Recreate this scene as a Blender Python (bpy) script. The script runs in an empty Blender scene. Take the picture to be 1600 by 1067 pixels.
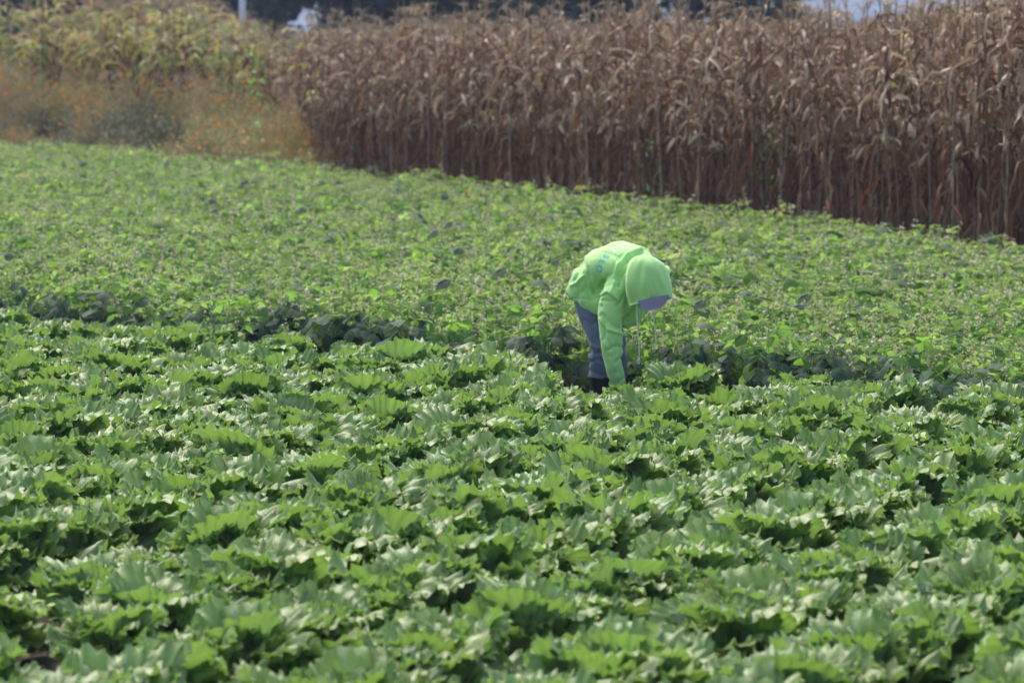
import bpy, math, random
import numpy as np
from mathutils import Vector, Matrix, Euler, noise
from mathutils.bvhtree import BVHTree

R = math.radians
scene = bpy.context.scene
C = scene.collection

# ------------------------------------------------------------------ camera
CAM_H, F_PX, HOR = 2.6, 6000.0, 40.0          # lens height, focal length in photo pixels, horizon row
PITCH = math.atan((533.5 - HOR) / F_PX)
cam_d = bpy.data.cameras.new('camera')
cam = bpy.data.objects.new('camera', cam_d); C.objects.link(cam)
cam.location = (0, 0, CAM_H)
cam.rotation_euler = (R(90) - PITCH, 0, 0)
cam_d.sensor_width = 36.0
cam_d.lens = F_PX / 1600 * 36.0
cam_d.clip_start = 0.5; cam_d.clip_end = 12000
cam_d.dof.use_dof = True
cam_d.dof.focus_distance = 22.8
cam_d.dof.aperture_fstop = 3.6
cam_d.dof.aperture_blades = 9
scene.camera = cam

# ------------------------------------------------------------------ light
SUN_EL, SUN_AZ = R(56), R(-22)                # azimuth from +Y (away from the lens), negative = to the left
world = bpy.data.worlds.new('World'); scene.world = world
world.use_nodes = True
wn = world.node_tree.nodes; wl = world.node_tree.links
bg = wn['Background']
sky = wn.new('ShaderNodeTexSky'); sky.sky_type = 'NISHITA'; sky.sun_disc = False
sky.sun_elevation = SUN_EL; sky.sun_rotation = SUN_AZ
sky.air_density = 1.0; sky.dust_density = 4.0; sky.ozone_density = 1.0
wl.new(sky.outputs[0], bg.inputs[0]); bg.inputs[1].default_value = 0.15
sd = Vector((math.sin(SUN_AZ) * math.cos(SUN_EL), math.cos(SUN_AZ) * math.cos(SUN_EL), math.sin(SUN_EL)))
sl = bpy.data.lights.new('sun', 'SUN'); sl.energy = 1.25; sl.angle = R(34); sl.color = (1.0, 0.95, 0.87)
sun = bpy.data.objects.new('sun', sl); C.objects.link(sun)
sun.rotation_euler = sd.to_track_quat('Z', 'Y').to_euler(); sun.location = (-20, 40, 60)
scene.view_settings.view_transform = 'Standard'; scene.view_settings.look = 'None'
scene.view_settings.exposure = 1.2; scene.view_settings.gamma = 1.0
scene.view_settings.use_curve_mapping = False
scene.cycles.max_bounces = 8; scene.cycles.diffuse_bounces = 4; scene.cycles.glossy_bounces = 3
scene.cycles.transmission_bounces = 5; scene.cycles.volume_bounces = 0
scene.cycles.use_denoising = True
scene.cycles.sample_clamp_indirect = 6

def px2w(px, py, d):
    """world point seen at photo pixel (px, py) whose distance along world Y is d"""
    x = (px - 800) / F_PX; y = (533.5 - py) / F_PX
    c, s = math.cos(PITCH), math.sin(PITCH)
    v = Vector((x, c + y * s, -s + y * c))
    return Vector((0, 0, CAM_H)) + v * (d / v.y)
def ground(px, py, h=0.0):
    x = (px - 800) / F_PX; y = (533.5 - py) / F_PX
    c, s = math.cos(PITCH), math.sin(PITCH)
    v = Vector((x, c + y * s, -s + y * c))
    t = (h - CAM_H) / v.z
    return Vector((0, 0, CAM_H)) + v * t

# ------------------------------------------------------------------ materials
class NT:
    def __init__(s, name):
        s.m = bpy.data.materials.new(name); s.m.use_nodes = True
        s.t = s.m.node_tree; s.t.nodes.clear()
    def n(s, typ, **kw):
        nd = s.t.nodes.new(typ)
        for k, v in kw.items():
            if k == 'i':
                for a, b in v.items():
                    if isinstance(b, bpy.types.NodeSocket): s.t.links.new(b, nd.inputs[a])
                    else: nd.inputs[a].default_value = b
            else: setattr(nd, k, v)
        return nd
    def math(s, op, a, b=0.5, c=0.0, clamp=False):
        nd = s.t.nodes.new('ShaderNodeMath'); nd.operation = op; nd.use_clamp = clamp
        for k, v in enumerate((a, b, c)):
            if isinstance(v, bpy.types.NodeSocket): s.t.links.new(v, nd.inputs[k])
            else: nd.inputs[k].default_value = v
        return nd.outputs[0]
    def mix(s, f, a, b, blend='MIX'):
        nd = s.t.nodes.new('ShaderNodeMix'); nd.data_type = 'RGBA'; nd.blend_type = blend
        for k, v in ((0, f), (6, a), (7, b)):
            if isinstance(v, bpy.types.NodeSocket): s.t.links.new(v, nd.inputs[k])
            else: nd.inputs[k].default_value = v if k == 0 else (*v, 1) if len(v) == 3 else v
        return nd.outputs[2]
    def ramp(s, f, stops):
        nd = s.t.nodes.new('ShaderNodeValToRGB'); s.t.links.new(f, nd.inputs[0])
        el = nd.color_ramp.elements
        while len(el) < len(stops): el.new(0.5)
        for e, (p, c) in zip(el, stops): e.position = p; e.color = (*c, 1)
        return nd.outputs[0]
    def rnd(s):
        """a random number for each plant or leaf"""
        a = s.n('ShaderNodeAttribute', attribute_name='tint').outputs['Fac']
        o = s.n('ShaderNodeObjectInfo').outputs['Random']
        return s.math('FRACT', s.math('ADD', a, o))
    def noise(s, scale, detail=3, co=None, rough=0.5):
        nd = s.n('ShaderNodeTexNoise', i={'Scale': scale, 'Detail': detail, 'Roughness': rough})
        s.t.links.new(co or s.n('ShaderNodeTexCoord').outputs['Object'], nd.inputs['Vector'])
        return nd.outputs['Fac']
    def out(s, sh): s.n('ShaderNodeOutputMaterial', i={'Surface': sh}); return s.m

def leaf_mat(name, top, under, trans, rough=0.45, spec=0.5, veins=5.0, rib=0.0, tfac=0.35, vein_col=None, nsc=14, bump=0.35, vib=0.35):
    """top / under: lists of colours picked leaf by leaf; trans: colour of light that comes through"""
    t = NT(name); r = t.rnd()
    k = len(top)
    ct = t.ramp(r, [(i / max(1, k - 1), c) for i, c in enumerate(top)])
    k = len(under)
    cu = t.ramp(r, [(i / max(1, k - 1), c) for i, c in enumerate(under)])
    back = t.n('ShaderNodeNewGeometry').outputs['Backfacing']
    col = t.mix(back, ct, cu)
    nz = t.noise(nsc, 4)
    col = t.mix(vib, col, t.mix(nz, (0.25, 0.25, 0.25), (0.75, 0.75, 0.75)), 'OVERLAY')
    uv = t.n('ShaderNodeUVMap').outputs[0]
    sx = t.n('ShaderNodeSeparateXYZ', i={0: uv})
    u, v = sx.outputs[0], sx.outputs[1]
    w = t.math('MULTIPLY', t.math('SUBTRACT', u, 0.5), 2.0)
    aw = t.math('ABSOLUTE', w)
    lines = t.math('ABSOLUTE', t.math('SINE', t.math('MULTIPLY', t.math('ADD', t.math('MULTIPLY', v, 1.2 if rib == 0 else 0.2), aw), veins * math.pi)))
    vmask = t.math('SUBTRACT', 1.0, t.math('MULTIPLY', lines, 5.0, clamp=True), clamp=True)
    ribm = t.math('SUBTRACT', 1.0, t.math('DIVIDE', aw, t.math('ADD', t.math('MULTIPLY', t.math('SUBTRACT', 1.0, v), 0.12 + rib), 0.02)), clamp=True)
    vm = t.math('MAXIMUM', t.math('MULTIPLY', vmask, 0.5), ribm)
    vc = vein_col or (0.3, 0.42, 0.18)
    col = t.mix(t.math('MULTIPLY', vm, 0.55), col, vc)
    hgt = t.math('ADD', t.math('MULTIPLY', vm, 0.6), nz)
    bp = t.n('ShaderNodeBump', i={'Strength': bump, 'Distance': 0.006, 'Height': hgt})
    p = t.n('ShaderNodeBsdfPrincipled', i={'Base Color': col, 'Roughness': rough, 'Specular IOR Level': spec, 'Normal': bp.outputs[0]})
    tc = t.mix(0.5, (*trans,), t.mix(r, tuple(x * 0.8 for x in trans), tuple(min(1, x * 1.25) for x in trans)))
    tr = t.n('ShaderNodeBsdfTranslucent', i={'Color': tc, 'Normal': bp.outputs[0]})
    mx = t.n('ShaderNodeMixShader', i={0: tfac, 1: p.outputs[0], 2: tr.outputs[0]})
    return t.out(mx.outputs[0])

def simple_mat(name, cols, rough=0.7, nsc=20, bump=0.3, spec=0.3, dist=0.004, tfac=0.0, stretch=None, vib=0.5, sheen=0.0):
    t = NT(name); r = t.rnd(); k = len(cols)
    col = t.ramp(r, [(i / max(1, k - 1), c) for i, c in enumerate(cols)]) if k > 1 else None
    co = None
    if stretch:
        mp = t.n('ShaderNodeMapping', i={'Scale': stretch}); t.t.links.new(t.n('ShaderNodeTexCoord').outputs['Object'], mp.inputs[0]); co = mp.outputs[0]
    nz = t.noise(nsc, 5, co)
    col = t.mix(vib, col if col else (*cols[0],), t.mix(nz, (0.2, 0.2, 0.2), (0.8, 0.8, 0.8)), 'OVERLAY')
    bp = t.n('ShaderNodeBump', i={'Strength': bump, 'Distance': dist, 'Height': nz})
    p = t.n('ShaderNodeBsdfPrincipled', i={'Base Color': col, 'Roughness': rough, 'Specular IOR Level': spec, 'Normal': bp.outputs[0], 'Sheen Weight': sheen})
    sh = p.outputs[0]
    if tfac:
        tr = t.n('ShaderNodeBsdfTranslucent', i={'Color': col})
        sh = t.n('ShaderNodeMixShader', i={0: tfac, 1: sh, 2: tr.outputs[0]}).outputs[0]
    return t.out(sh)

M = {}
M['lettuce'] = leaf_mat('lettuce_leaf', [(0.14, 0.235, 0.045), (0.185, 0.295, 0.065), (0.23, 0.345, 0.09), (0.155, 0.255, 0.055), (0.27, 0.355, 0.085)],
                        [(0.18, 0.28, 0.10), (0.25, 0.35, 0.16), (0.20, 0.30, 0.12)], (0.23, 0.40, 0.06), rough=0.47, spec=0.75,
                        veins=5.5, rib=0.10, tfac=0.34, vein_col=(0.38, 0.46, 0.30), nsc=30, bump=1.2)
M['bean_old_shaded'] = leaf_mat('bean_leaf_old_shaded', [(0.03, 0.065, 0.035), (0.045, 0.085, 0.042), (0.035, 0.075, 0.045)], [(0.06, 0.11, 0.065)], (0.07, 0.17, 0.02),  # dark older leaves, with the front edge's shade also painted into the colour
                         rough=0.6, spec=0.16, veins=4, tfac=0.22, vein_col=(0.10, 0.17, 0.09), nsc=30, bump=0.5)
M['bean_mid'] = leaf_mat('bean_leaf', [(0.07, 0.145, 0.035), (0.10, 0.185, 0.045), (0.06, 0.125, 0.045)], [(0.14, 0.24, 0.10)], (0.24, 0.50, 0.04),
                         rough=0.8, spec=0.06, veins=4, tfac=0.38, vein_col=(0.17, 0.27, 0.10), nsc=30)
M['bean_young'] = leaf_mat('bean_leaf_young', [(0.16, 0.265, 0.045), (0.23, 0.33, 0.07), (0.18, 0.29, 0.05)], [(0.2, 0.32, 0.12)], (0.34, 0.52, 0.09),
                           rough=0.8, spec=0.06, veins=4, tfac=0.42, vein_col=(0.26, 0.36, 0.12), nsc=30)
M['bean_flower'] = simple_mat('bean_flower', [(0.74, 0.72, 0.48), (0.7, 0.63, 0.48), (0.58, 0.62, 0.30), (0.46, 0.55, 0.22)], rough=0.6, tfac=0.3, vib=0.1)
M['bean_stem'] = simple_mat('bean_stem', [(0.16, 0.25, 0.06), (0.24, 0.30, 0.11)], rough=0.6)
M['corn_dry'] = simple_mat('dry_corn_leaf', [(0.12, 0.060, 0.028), (0.20, 0.11, 0.052), (0.34, 0.225, 0.125), (0.17, 0.08, 0.032), (0.24, 0.14, 0.065)],
                           rough=0.55, nsc=18, tfac=0.22, stretch=(1, 1, 0.25), spec=0.35)
M['corn_pale'] = simple_mat('bleached_corn_leaf', [(0.40, 0.28, 0.175), (0.66, 0.52, 0.36), (0.20, 0.12, 0.06), (0.55, 0.42, 0.28), (0.18, 0.10, 0.045)],
                            rough=0.5, nsc=18, tfac=0.2, stretch=(1, 1, 0.25), spec=0.4)
M['corn_rust'] = simple_mat('rusty_corn_leaf', [(0.10, 0.048, 0.024), (0.24, 0.095, 0.028), (0.07, 0.038, 0.024), (0.14, 0.07, 0.034)],
                            rough=0.65, nsc=18, tfac=0.2, stretch=(1, 1, 0.25), spec=0.25)
M['corn_green'] = simple_mat('green_corn_leaf', [(0.16, 0.24, 0.08), (0.40, 0.42, 0.10), (0.58, 0.44, 0.13), (0.20, 0.30, 0.12), (0.5, 0.33, 0.15)],
                             rough=0.45, nsc=12, tfac=0.35, stretch=(1, 1, 0.2), spec=0.4)
M['stalk'] = simple_mat('dry_corn_stalk', [(0.30, 0.21, 0.13), (0.13, 0.08, 0.055), (0.38, 0.28, 0.18), (0.18, 0.11, 0.075)], rough=0.6, nsc=10, stretch=(1, 1, 0.15))
M['husk'] = simple_mat('corn_husk', [(0.55, 0.43, 0.29), (0.42, 0.30, 0.19), (0.62, 0.52, 0.38)], rough=0.6, nsc=30, stretch=(1, 1, 0.2), tfac=0.1)
M['tassel'] = simple_mat('corn_tassel', [(0.36, 0.26, 0.15), (0.46, 0.34, 0.21), (0.28, 0.19, 0.11)], rough=0.8)
M['weed_dry'] = simple_mat('dry_weed', [(0.36, 0.28, 0.15), (0.46, 0.36, 0.20), (0.32, 0.30, 0.14), (0.40, 0.27, 0.14)], rough=0.8, tfac=0.25)
M['weed_green'] = simple_mat('weed_leaf', [(0.20, 0.26, 0.10), (0.30, 0.34, 0.13), (0.36, 0.31, 0.15), (0.17, 0.21, 0.09)], rough=0.6, tfac=0.3)
M['weed_dark'] = simple_mat('dark_weed_leaf', [(0.12, 0.13, 0.07), (0.19, 0.17, 0.10), (0.14, 0.18, 0.075)], rough=0.7, tfac=0.2)
M['orange'] = simple_mat('orange_petal', [(0.75, 0.28, 0.03), (0.8, 0.38, 0.05), (0.62, 0.20, 0.03)], rough=0.6, tfac=0.3, vib=0.1)
M['yellow'] = simple_mat('yellow_petal', [(0.75, 0.66, 0.08), (0.8, 0.72, 0.2)], rough=0.6, tfac=0.3, vib=0.1)
M['sprout'] = simple_mat('lime_sprout_leaf', [(0.26, 0.46, 0.035), (0.34, 0.52, 0.05)], rough=0.45, tfac=0.45, vib=0.2)
M['tree_leaf'] = simple_mat('tree_leaf', [(0.035, 0.05, 0.035), (0.055, 0.07, 0.045), (0.07, 0.08, 0.055), (0.045, 0.06, 0.045)], rough=0.6, nsc=3, tfac=0.15)
M['bark'] = simple_mat('bark', [(0.09, 0.07, 0.055)], rough=0.9, nsc=8)
M['stake'] = simple_mat('red_brown_stake_wood', [(0.22, 0.135, 0.105)], rough=0.8, nsc=40, stretch=(1, 1, 0.1))
M['pole'] = simple_mat('white_paint', [(0.62, 0.64, 0.7)], rough=0.5, nsc=5, vib=0.15)
def fabric(name, col, wsc=900, sheen=0.3, vib=0.25, nsc=9, rough=0.9):
    t = NT(name)
    nz = t.noise(nsc, 5); fine = t.noise(wsc, 2)
    c = t.mix(vib, (*col,), t.mix(nz, (0.3,) * 3, (0.7,) * 3), 'OVERLAY')
    h = t.math('ADD', t.math('MULTIPLY', fine, 0.25), t.noise(60, 3))
    bp = t.n('ShaderNodeBump', i={'Strength': 0.25, 'Distance': 0.004, 'Height': h})
    p = t.n('ShaderNodeBsdfPrincipled', i={'Base Color': c, 'Roughness': rough, 'Specular IOR Level': 0.2, 'Normal': bp.outputs[0], 'Sheen Weight': sheen, 'Sheen Roughness': 0.5})
    return t.out(p.outputs[0])
M['hoodie'] = fabric('lime_green_fleece', (0.39, 0.68, 0.225))
M['denim'] = fabric('faded_denim', (0.125, 0.145, 0.195), vib=0.8, nsc=14, sheen=0.1)
M['cap'] = fabric('mauve_cap_cloth', (0.21, 0.19, 0.25), sheen=0.2)
M['boot'] = simple_mat('black_rubber', [(0.025, 0.023, 0.026)], rough=0.4, nsc=30, spec=0.5, vib=0.1)
M['skin'] = simple_mat('skin', [(0.33, 0.17, 0.10)], rough=0.5, nsc=60, vib=0.15)
M['hair'] = simple_mat('black_hair', [(0.012, 0.01, 0.009)], rough=0.4, nsc=80, stretch=(1, 1, 0.1))
M['cord'] = fabric('white_cord', (0.62, 0.61, 0.54), wsc=400, nsc=60)
M['print_white'] = fabric('white_print', (0.82, 0.9, 0.78), vib=0.5, nsc=120, sheen=0)
M['print_blue'] = fabric('blue_print', (0.12, 0.42, 0.72), vib=0.5, nsc=120, sheen=0)
def soil_mat(name, a, b):
    t = NT(name); co = t.n('ShaderNodeTexCoord').outputs['Object']
    n1 = t.noise(3, 8, co, 0.65); n2 = t.noise(60, 6, co, 0.7)
    c = t.mix(n1, a, b); c = t.mix(0.5, c, t.mix(n2, (0.2,) * 3, (0.8,) * 3), 'OVERLAY')
    bp = t.n('ShaderNodeBump', i={'Strength': 0.8, 'Distance': 0.03, 'Height': n2})
    p = t.n('ShaderNodeBsdfPrincipled', i={'Base Color': c, 'Roughness': 0.95, 'Specular IOR Level': 0.2, 'Normal': bp.outputs[0]})
    return t.out(p.outputs[0])
M['soil'] = soil_mat('dark_soil', (0.05, 0.035, 0.028), (0.10, 0.07, 0.05))
M['far_ground'] = soil_mat('dry_ground', (0.10, 0.11, 0.05), (0.16, 0.13, 0.07))
def hill_mat():
    t = NT('wooded_hill'); co = t.n('ShaderNodeTexCoord').outputs['Object']
    n = t.noise(0.02, 8, co, 0.7)
    c = t.mix(n, (0.04, 0.055, 0.03), (0.13, 0.13, 0.07))
    return t.out(t.n('ShaderNodeBsdfPrincipled', i={'Base Color': c, 'Roughness': 0.95}).outputs[0])
M['hill'] = hill_mat()

# ------------------------------------------------------------------ geometry helpers
class Geo:
    def __init__(s):
        s.V = []; s.F = []; s.UV = []; s.mi = []; s.T = []; s.n = 0
    def add(s, V, F, UV=None, mi=0, tint=0.0):
        V = np.asarray(V, float).reshape(-1, 3); F = np.asarray(F, int)
        s.V.append(V); s.F.append(F + s.n); s.UV.append(np.zeros((len(V), 2)) if UV is None else np.asarray(UV, float))
        s.mi.append(np.full(len(F), mi)); s.T.append(np.full(len(V), tint)); s.n += len(V)
        return s
    def arr(s):
        return np.vstack(s.V), np.vstack(s.F), np.vstack(s.UV), np.concatenate(s.mi), np.concatenate(s.T)
    def join(s, g, mat=None, mimap=None, tint=None):
        V, F, UV, mi, T = g.arr()
        if mat is not None:
            m = np.array(mat); V = V @ m[:3, :3].T + m[:3, 3]
        if mimap is not None: mi = np.array([mimap[k] for k in mi])
        s.V.append(V); s.F.append(F + s.n); s.UV.append(UV); s.mi.append(mi)
        s.T.append(T if tint is None else T + tint); s.n += len(V)
        return s
    def mesh(s, name, mats, smooth=True):
        V, F, UV, mi, T = s.arr()
        me = bpy.data.meshes.new(name)
        me.vertices.add(len(V)); me.vertices.foreach_set('co', V.ravel())
        nf, k = F.shape
        me.loops.add(nf * k); me.loops.foreach_set('vertex_index', F.ravel())
        me.polygons.add(nf); me.polygons.foreach_set('loop_start', np.arange(0, nf * k, k))
        me.polygons.foreach_set('loop_total', np.full(nf, k))
        me.polygons.foreach_set('material_index', mi)
        me.polygons.foreach_set('use_smooth', np.full(nf, smooth))
        uvl = me.uv_layers.new(name='UVMap'); uvl.data.foreach_set('uv', UV[F.ravel()].ravel())
        at = me.attributes.new('tint', 'FLOAT', 'POINT'); at.data.foreach_set('value', T)
        for m in mats: me.materials.append(m)
        me.update(calc_edges=True); me.validate()
        return me

def grid_faces(nr, nc, wrap=False):
    F = []
    for i in range(nr - 1):
        for j in range(nc if wrap else nc - 1):
            a = i * nc + j; b = i * nc + (j + 1) % nc
            F.append((a, a + nc, b + nc, b))
    return F

def tube(geo, pts, rad, n=5, mi=0, tint=0.0):
    pts = [Vector(p) for p in pts]; V = []
    for i, p in enumerate(pts):
        d = (pts[min(i + 1, len(pts) - 1)] - pts[max(i - 1, 0)]).normalized()
        a = d.orthogonal().normalized() if i == 0 else (a - d * a.dot(d)).normalized()
        b = d.cross(a)
        r = rad[i] if hasattr(rad, '__len__') else rad
        for k in range(n):
            t = 2 * math.pi * k / n
            V.append(p + (a * math.cos(t) + b * math.sin(t)) * r)
    uv = [(0.5, 0.5)] * len(V)
    geo.add(V, grid_faces(len(pts), n, True), uv, mi, tint)
    return geo

def ob(name, me, parent=None, loc=(0, 0, 0), rot=(0, 0, 0), scl=1.0, **props):
    o = bpy.data.objects.new(name, me)
    o.location = loc; o.rotation_euler = rot
    o.scale = (scl, scl, scl) if not hasattr(scl, '__len__') else scl
    if parent is not None: o.parent = parent
    for k, v in props.items(): o[k] = v
    C.objects.link(o)
    return o
def TRS(loc, rot, scl=1.0):
    s = (scl,) * 3 if not hasattr(scl, '__len__') else scl
    return Matrix.LocRotScale(Vector(loc), Euler(rot), Vector(s))

SRC = []                                       # source collections used by the geometry node scatters
def scatter(name, pts, rots, scls, picks, meshes, **props):
    col = bpy.data.collections.new(name + '_source')
    for k, me in enumerate(meshes):
        col.objects.link(bpy.data.objects.new('%s_source_%02d' % (name, k), me))
    me = bpy.data.meshes.new(name); me.from_pydata([tuple(p) for p in pts], [], [])
    a = me.attributes.new('rot', 'FLOAT_VECTOR', 'POINT'); a.data.foreach_set('vector', np.array(rots, float).ravel())
    a = me.attributes.new('scl', 'FLOAT', 'POINT'); a.data.foreach_set('value', np.array(scls, float))
    a = me.attributes.new('pick', 'INT', 'POINT'); a.data.foreach_set('value', np.array(picks, int))
    o = bpy.data.objects.new(name, me); C.objects.link(o)
    g = bpy.data.node_groups.new(name + '_scatter', 'GeometryNodeTree')
    g.interface.new_socket('Geometry', in_out='INPUT', socket_type='NodeSocketGeometry')
    g.interface.new_socket('Geometry', in_out='OUTPUT', socket_type='NodeSocketGeometry')
    N = g.nodes; L = g.links
    gi = N.new('NodeGroupInput'); go = N.new('NodeGroupOutput')
    ci = N.new('GeometryNodeCollectionInfo'); ci.inputs['Collection'].default_value = col
    ci.inputs['Separate Children'].default_value = True; ci.inputs['Reset Children'].default_value = True
    ip = N.new('GeometryNodeInstanceOnPoints'); ip.inputs['Pick Instance'].default_value = True
    def attr(nm, ty):
        x = N.new('GeometryNodeInputNamedAttribute'); x.data_type = ty; x.inputs['Name'].default_value = nm; return x.outputs['Attribute']
    er = N.new('FunctionNodeEulerToRotation'); L.new(attr('rot', 'FLOAT_VECTOR'), er.inputs[0])
    L.new(gi.outputs[0], ip.inputs['Points']); L.new(ci.outputs[0], ip.inputs['Instance'])
    L.new(attr('pick', 'INT'), ip.inputs['Instance Index']); L.new(er.outputs[0], ip.inputs['Rotation'])
    L.new(attr('scl', 'FLOAT'), ip.inputs['Scale']); L.new(ip.outputs[0], go.inputs[0])
    mod = o.modifiers.new('scatter', 'NODES'); mod.node_group = g
    for k, v in props.items(): o[k] = v
    return o

# ------------------------------------------------------------------ field layout
BED = Vector((0.40, 0.917, 0)).normalized()     # the way the lettuce beds run
ACR = Vector((BED.y, -BED.x, 0))                # across the beds, to the right
EDGE = [(-9.0, 36.2), (-4.03, 30.4), (-2.0, 28.3), (-0.9, 27.4), (0.0, 26.4), (0.35, 25.2), (0.95, 25.0), (1.3, 25.5), (1.7, 25.0), (3.13, 23.5), (7.5, 20.0)]
def edge_y(x):
    for (x0, y0), (x1, y1) in zip(EDGE, EDGE[1:]):
        if x <= x1 or (x1, y1) == EDGE[-1]:
            return y0 + (y1 - y0) * (x - x0) / (x1 - x0)
CA, CB = Vector((5.35, 38.9)), Vector((-2.84, 59.3))   # foot of the dry maize stand
CDIR = (CB - CA).normalized(); CIN = Vector((CDIR.y, -CDIR.x))          # inward: right and away
if CIN.x < 0: CIN = -CIN
def corn_depth(x, y): return (Vector((x, y)) - CA).dot(CIN)
WA, WB = CB, Vector((-11.5, 75.0))                       # front of the weeds on the left
WDIR = (WB - WA).normalized(); WIN = Vector((WDIR.y, -WDIR.x))
if WIN.x < 0: WIN = -WIN
def weed_depth(x, y): return (Vector((x, y)) - WA).dot(WIN)

# ------------------------------------------------------------------ ground, hills, haze
def big_sheet():
    g = Geo()
    xs = np.concatenate([[-7000, -3000, -1000, -300], np.linspace(-100, 100, 9), [300, 1000, 3000, 7000]])
    ys = np.concatenate([[-3000, -500, -100], np.linspace(0, 200, 9), [500, 1500, 4000, 9000]])
    V = [(x, y, -0.06) for y in ys for x in xs]
    g.add(V, grid_faces(len(ys), len(xs)))
    return ob('ground', g.mesh('ground', [M['far_ground']]), kind='structure')
big_sheet()
def field_soil():
    g = Geo(); nx, ny = 150, 330
    V = []
    for y in np.linspace(6, 84, ny):
        for x in np.linspace(-16, 14, nx):
            a = x * ACR.x + y * ACR.y
            z = 0.0
            if y < edge_y(x): z = 0.045 * math.cos(2 * math.pi * (a / 0.72))
            z += 0.02 * noise.noise((x * 3, y * 3, 0)) + 0.012 * noise.noise((x * 9, y * 9, 3))
            V.append((x, y, z))
    g.add(V, grid_faces(ny, nx))
    return ob('field_soil', g.mesh('field_soil', [M['soil']]), kind='structure')
field_soil()
def hills():
    g = Geo(); nx, ny = 120, 26; V = []
    for j in range(ny):
        for i in range(nx):
            x = -1500 + 3000 * i / (nx - 1); t = j / (ny - 1); y = 2100 + 1500 * t
            h = math.sin(math.pi * t) ** 0.8 * (95 + 35 * math.sin(x / 310.0) + 30 * noise.fractal((x / 300, y / 300, 1), 1.0, 2.0, 5))
            V.append((x, y, -0.5 + max(0, h)))
    g.add(V, grid_faces(ny, nx))
    return ob('hills', g.mesh('hills', [M['hill']]), kind='structure')
hills()
def haze():
    x, y0, y1, z0, z1 = 3500, -300, 3800, -1.2, 175
    V = [(sx * x, y, z) for z in (z0, z1) for y in (y0, y1) for sx in (-1, 1)]
    F = [(0, 2, 3, 1), (4, 5, 7, 6), (0, 1, 5, 4), (2, 6, 7, 3), (0, 4, 6, 2), (1, 3, 7, 5)]
    me = bpy.data.meshes.new('haze'); me.from_pydata(V, [], F)
    m = bpy.data.materials.new('haze_air'); m.use_nodes = True; nt = m.node_tree; nt.nodes.clear()
    o = nt.nodes.new('ShaderNodeOutputMaterial'); v = nt.nodes.new('ShaderNodeVolumePrincipled')
    v.inputs['Color'].default_value = (0.50, 0.64, 1.0, 1); v.inputs['Density'].default_value = 0.00032
    v.inputs['Anisotropy'].default_value = 0.2
    nt.links.new(v.outputs[0], o.inputs['Volume']); me.materials.append(m)
    b = bpy.data.objects.new('haze', me); C.objects.link(b); b['kind'] = 'stuff'
    return b
HAZE = True
if HAZE: haze()

# ------------------------------------------------------------------ trees far behind
def tree_meshes(seed):
    rg = random.Random(seed)
    cr = Geo()
    lobes = [(Vector((rg.uniform(-2.0, 2.0), rg.uniform(-2.0, 2.0), rg.uniform(1.6, 9.0))), rg.uniform(1.0, 1.9)) for _ in range(22)]
    for c, r in lobes:
        for _ in range(330):
            d = Vector((rg.gauss(0, 1), rg.gauss(0, 1), rg.gauss(0, 1))).normalized() * r * rg.uniform(0.55, 1.12)
            p = c + d; s = rg.uniform(0.12, 0.26)
            a = Vector((rg.gauss(0, 1), rg.gauss(0, 1), rg.gauss(0, 1))).normalized(); b = a.orthogonal().normalized()
            cr.add([p - a * s, p + b * s * 0.6, p + a * s, p - b * s * 0.6], [(0, 1, 2, 3)], None, 0, rg.random())
    tr = Geo()
    tube(tr, [(0, 0, -0.1), (0.05, 0, 2), (-0.1, 0.1, 4.5), (0, 0, 8)], [0.24, 0.19, 0.13, 0.04], 8)
    for c, r in lobes[:12]:
        z = max(0.8, c.z - 1.2); tube(tr, [(0, 0, z), (c.x * 0.5, c.y * 0.5, (z + c.z) / 2), tuple(c)], [0.08, 0.05, 0.02], 5)
    return cr.mesh('crown', [M['tree_leaf']], False), tr.mesh('trunk', [M['bark']])
TREES = [tree_meshes(k) for k in range(3)]
def tree(px, d, h, k, lab):
    x = (px - 800) * d / F_PX; s = h / 10.0
    o = ob('tree', None, None, (x, d, -0.05), (0, 0, px * 0.7), s, label=lab, category='tree', group='dark trees behind the maize')
    ob('crown', TREES[k][0], o); ob('trunk', TREES[k][1], o)
TL = [(-10, 150, 9), (95, 142, 8), (200, 150, 9), (300, 138, 8.5), (398, 135, 9.5), (520, 128, 10), (600, 140, 9), (665, 130, 11), (760, 136, 9),
      (835, 127, 10), (920, 138, 9.5), (975, 129, 10), (1092, 131, 11), (1165, 140, 8)]
for i, (px, d, h) in enumerate(TL):
    where = ('behind the green and yellow maize at the left' if px < 380 else 'behind the left half of the brown maize' if px < 800 else 'behind the middle of the brown maize')
    tree(px, d, h, i % 3, 'dark blurred broadleaf tree ' + where)
for px, d, h in ((1238, 150, 3.4), (1275, 160, 3.3), (1360, 150, 2.9)):
    tree(px, d, h, 1, 'low dark tree rising just above the maize in front of the blue hill')

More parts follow.
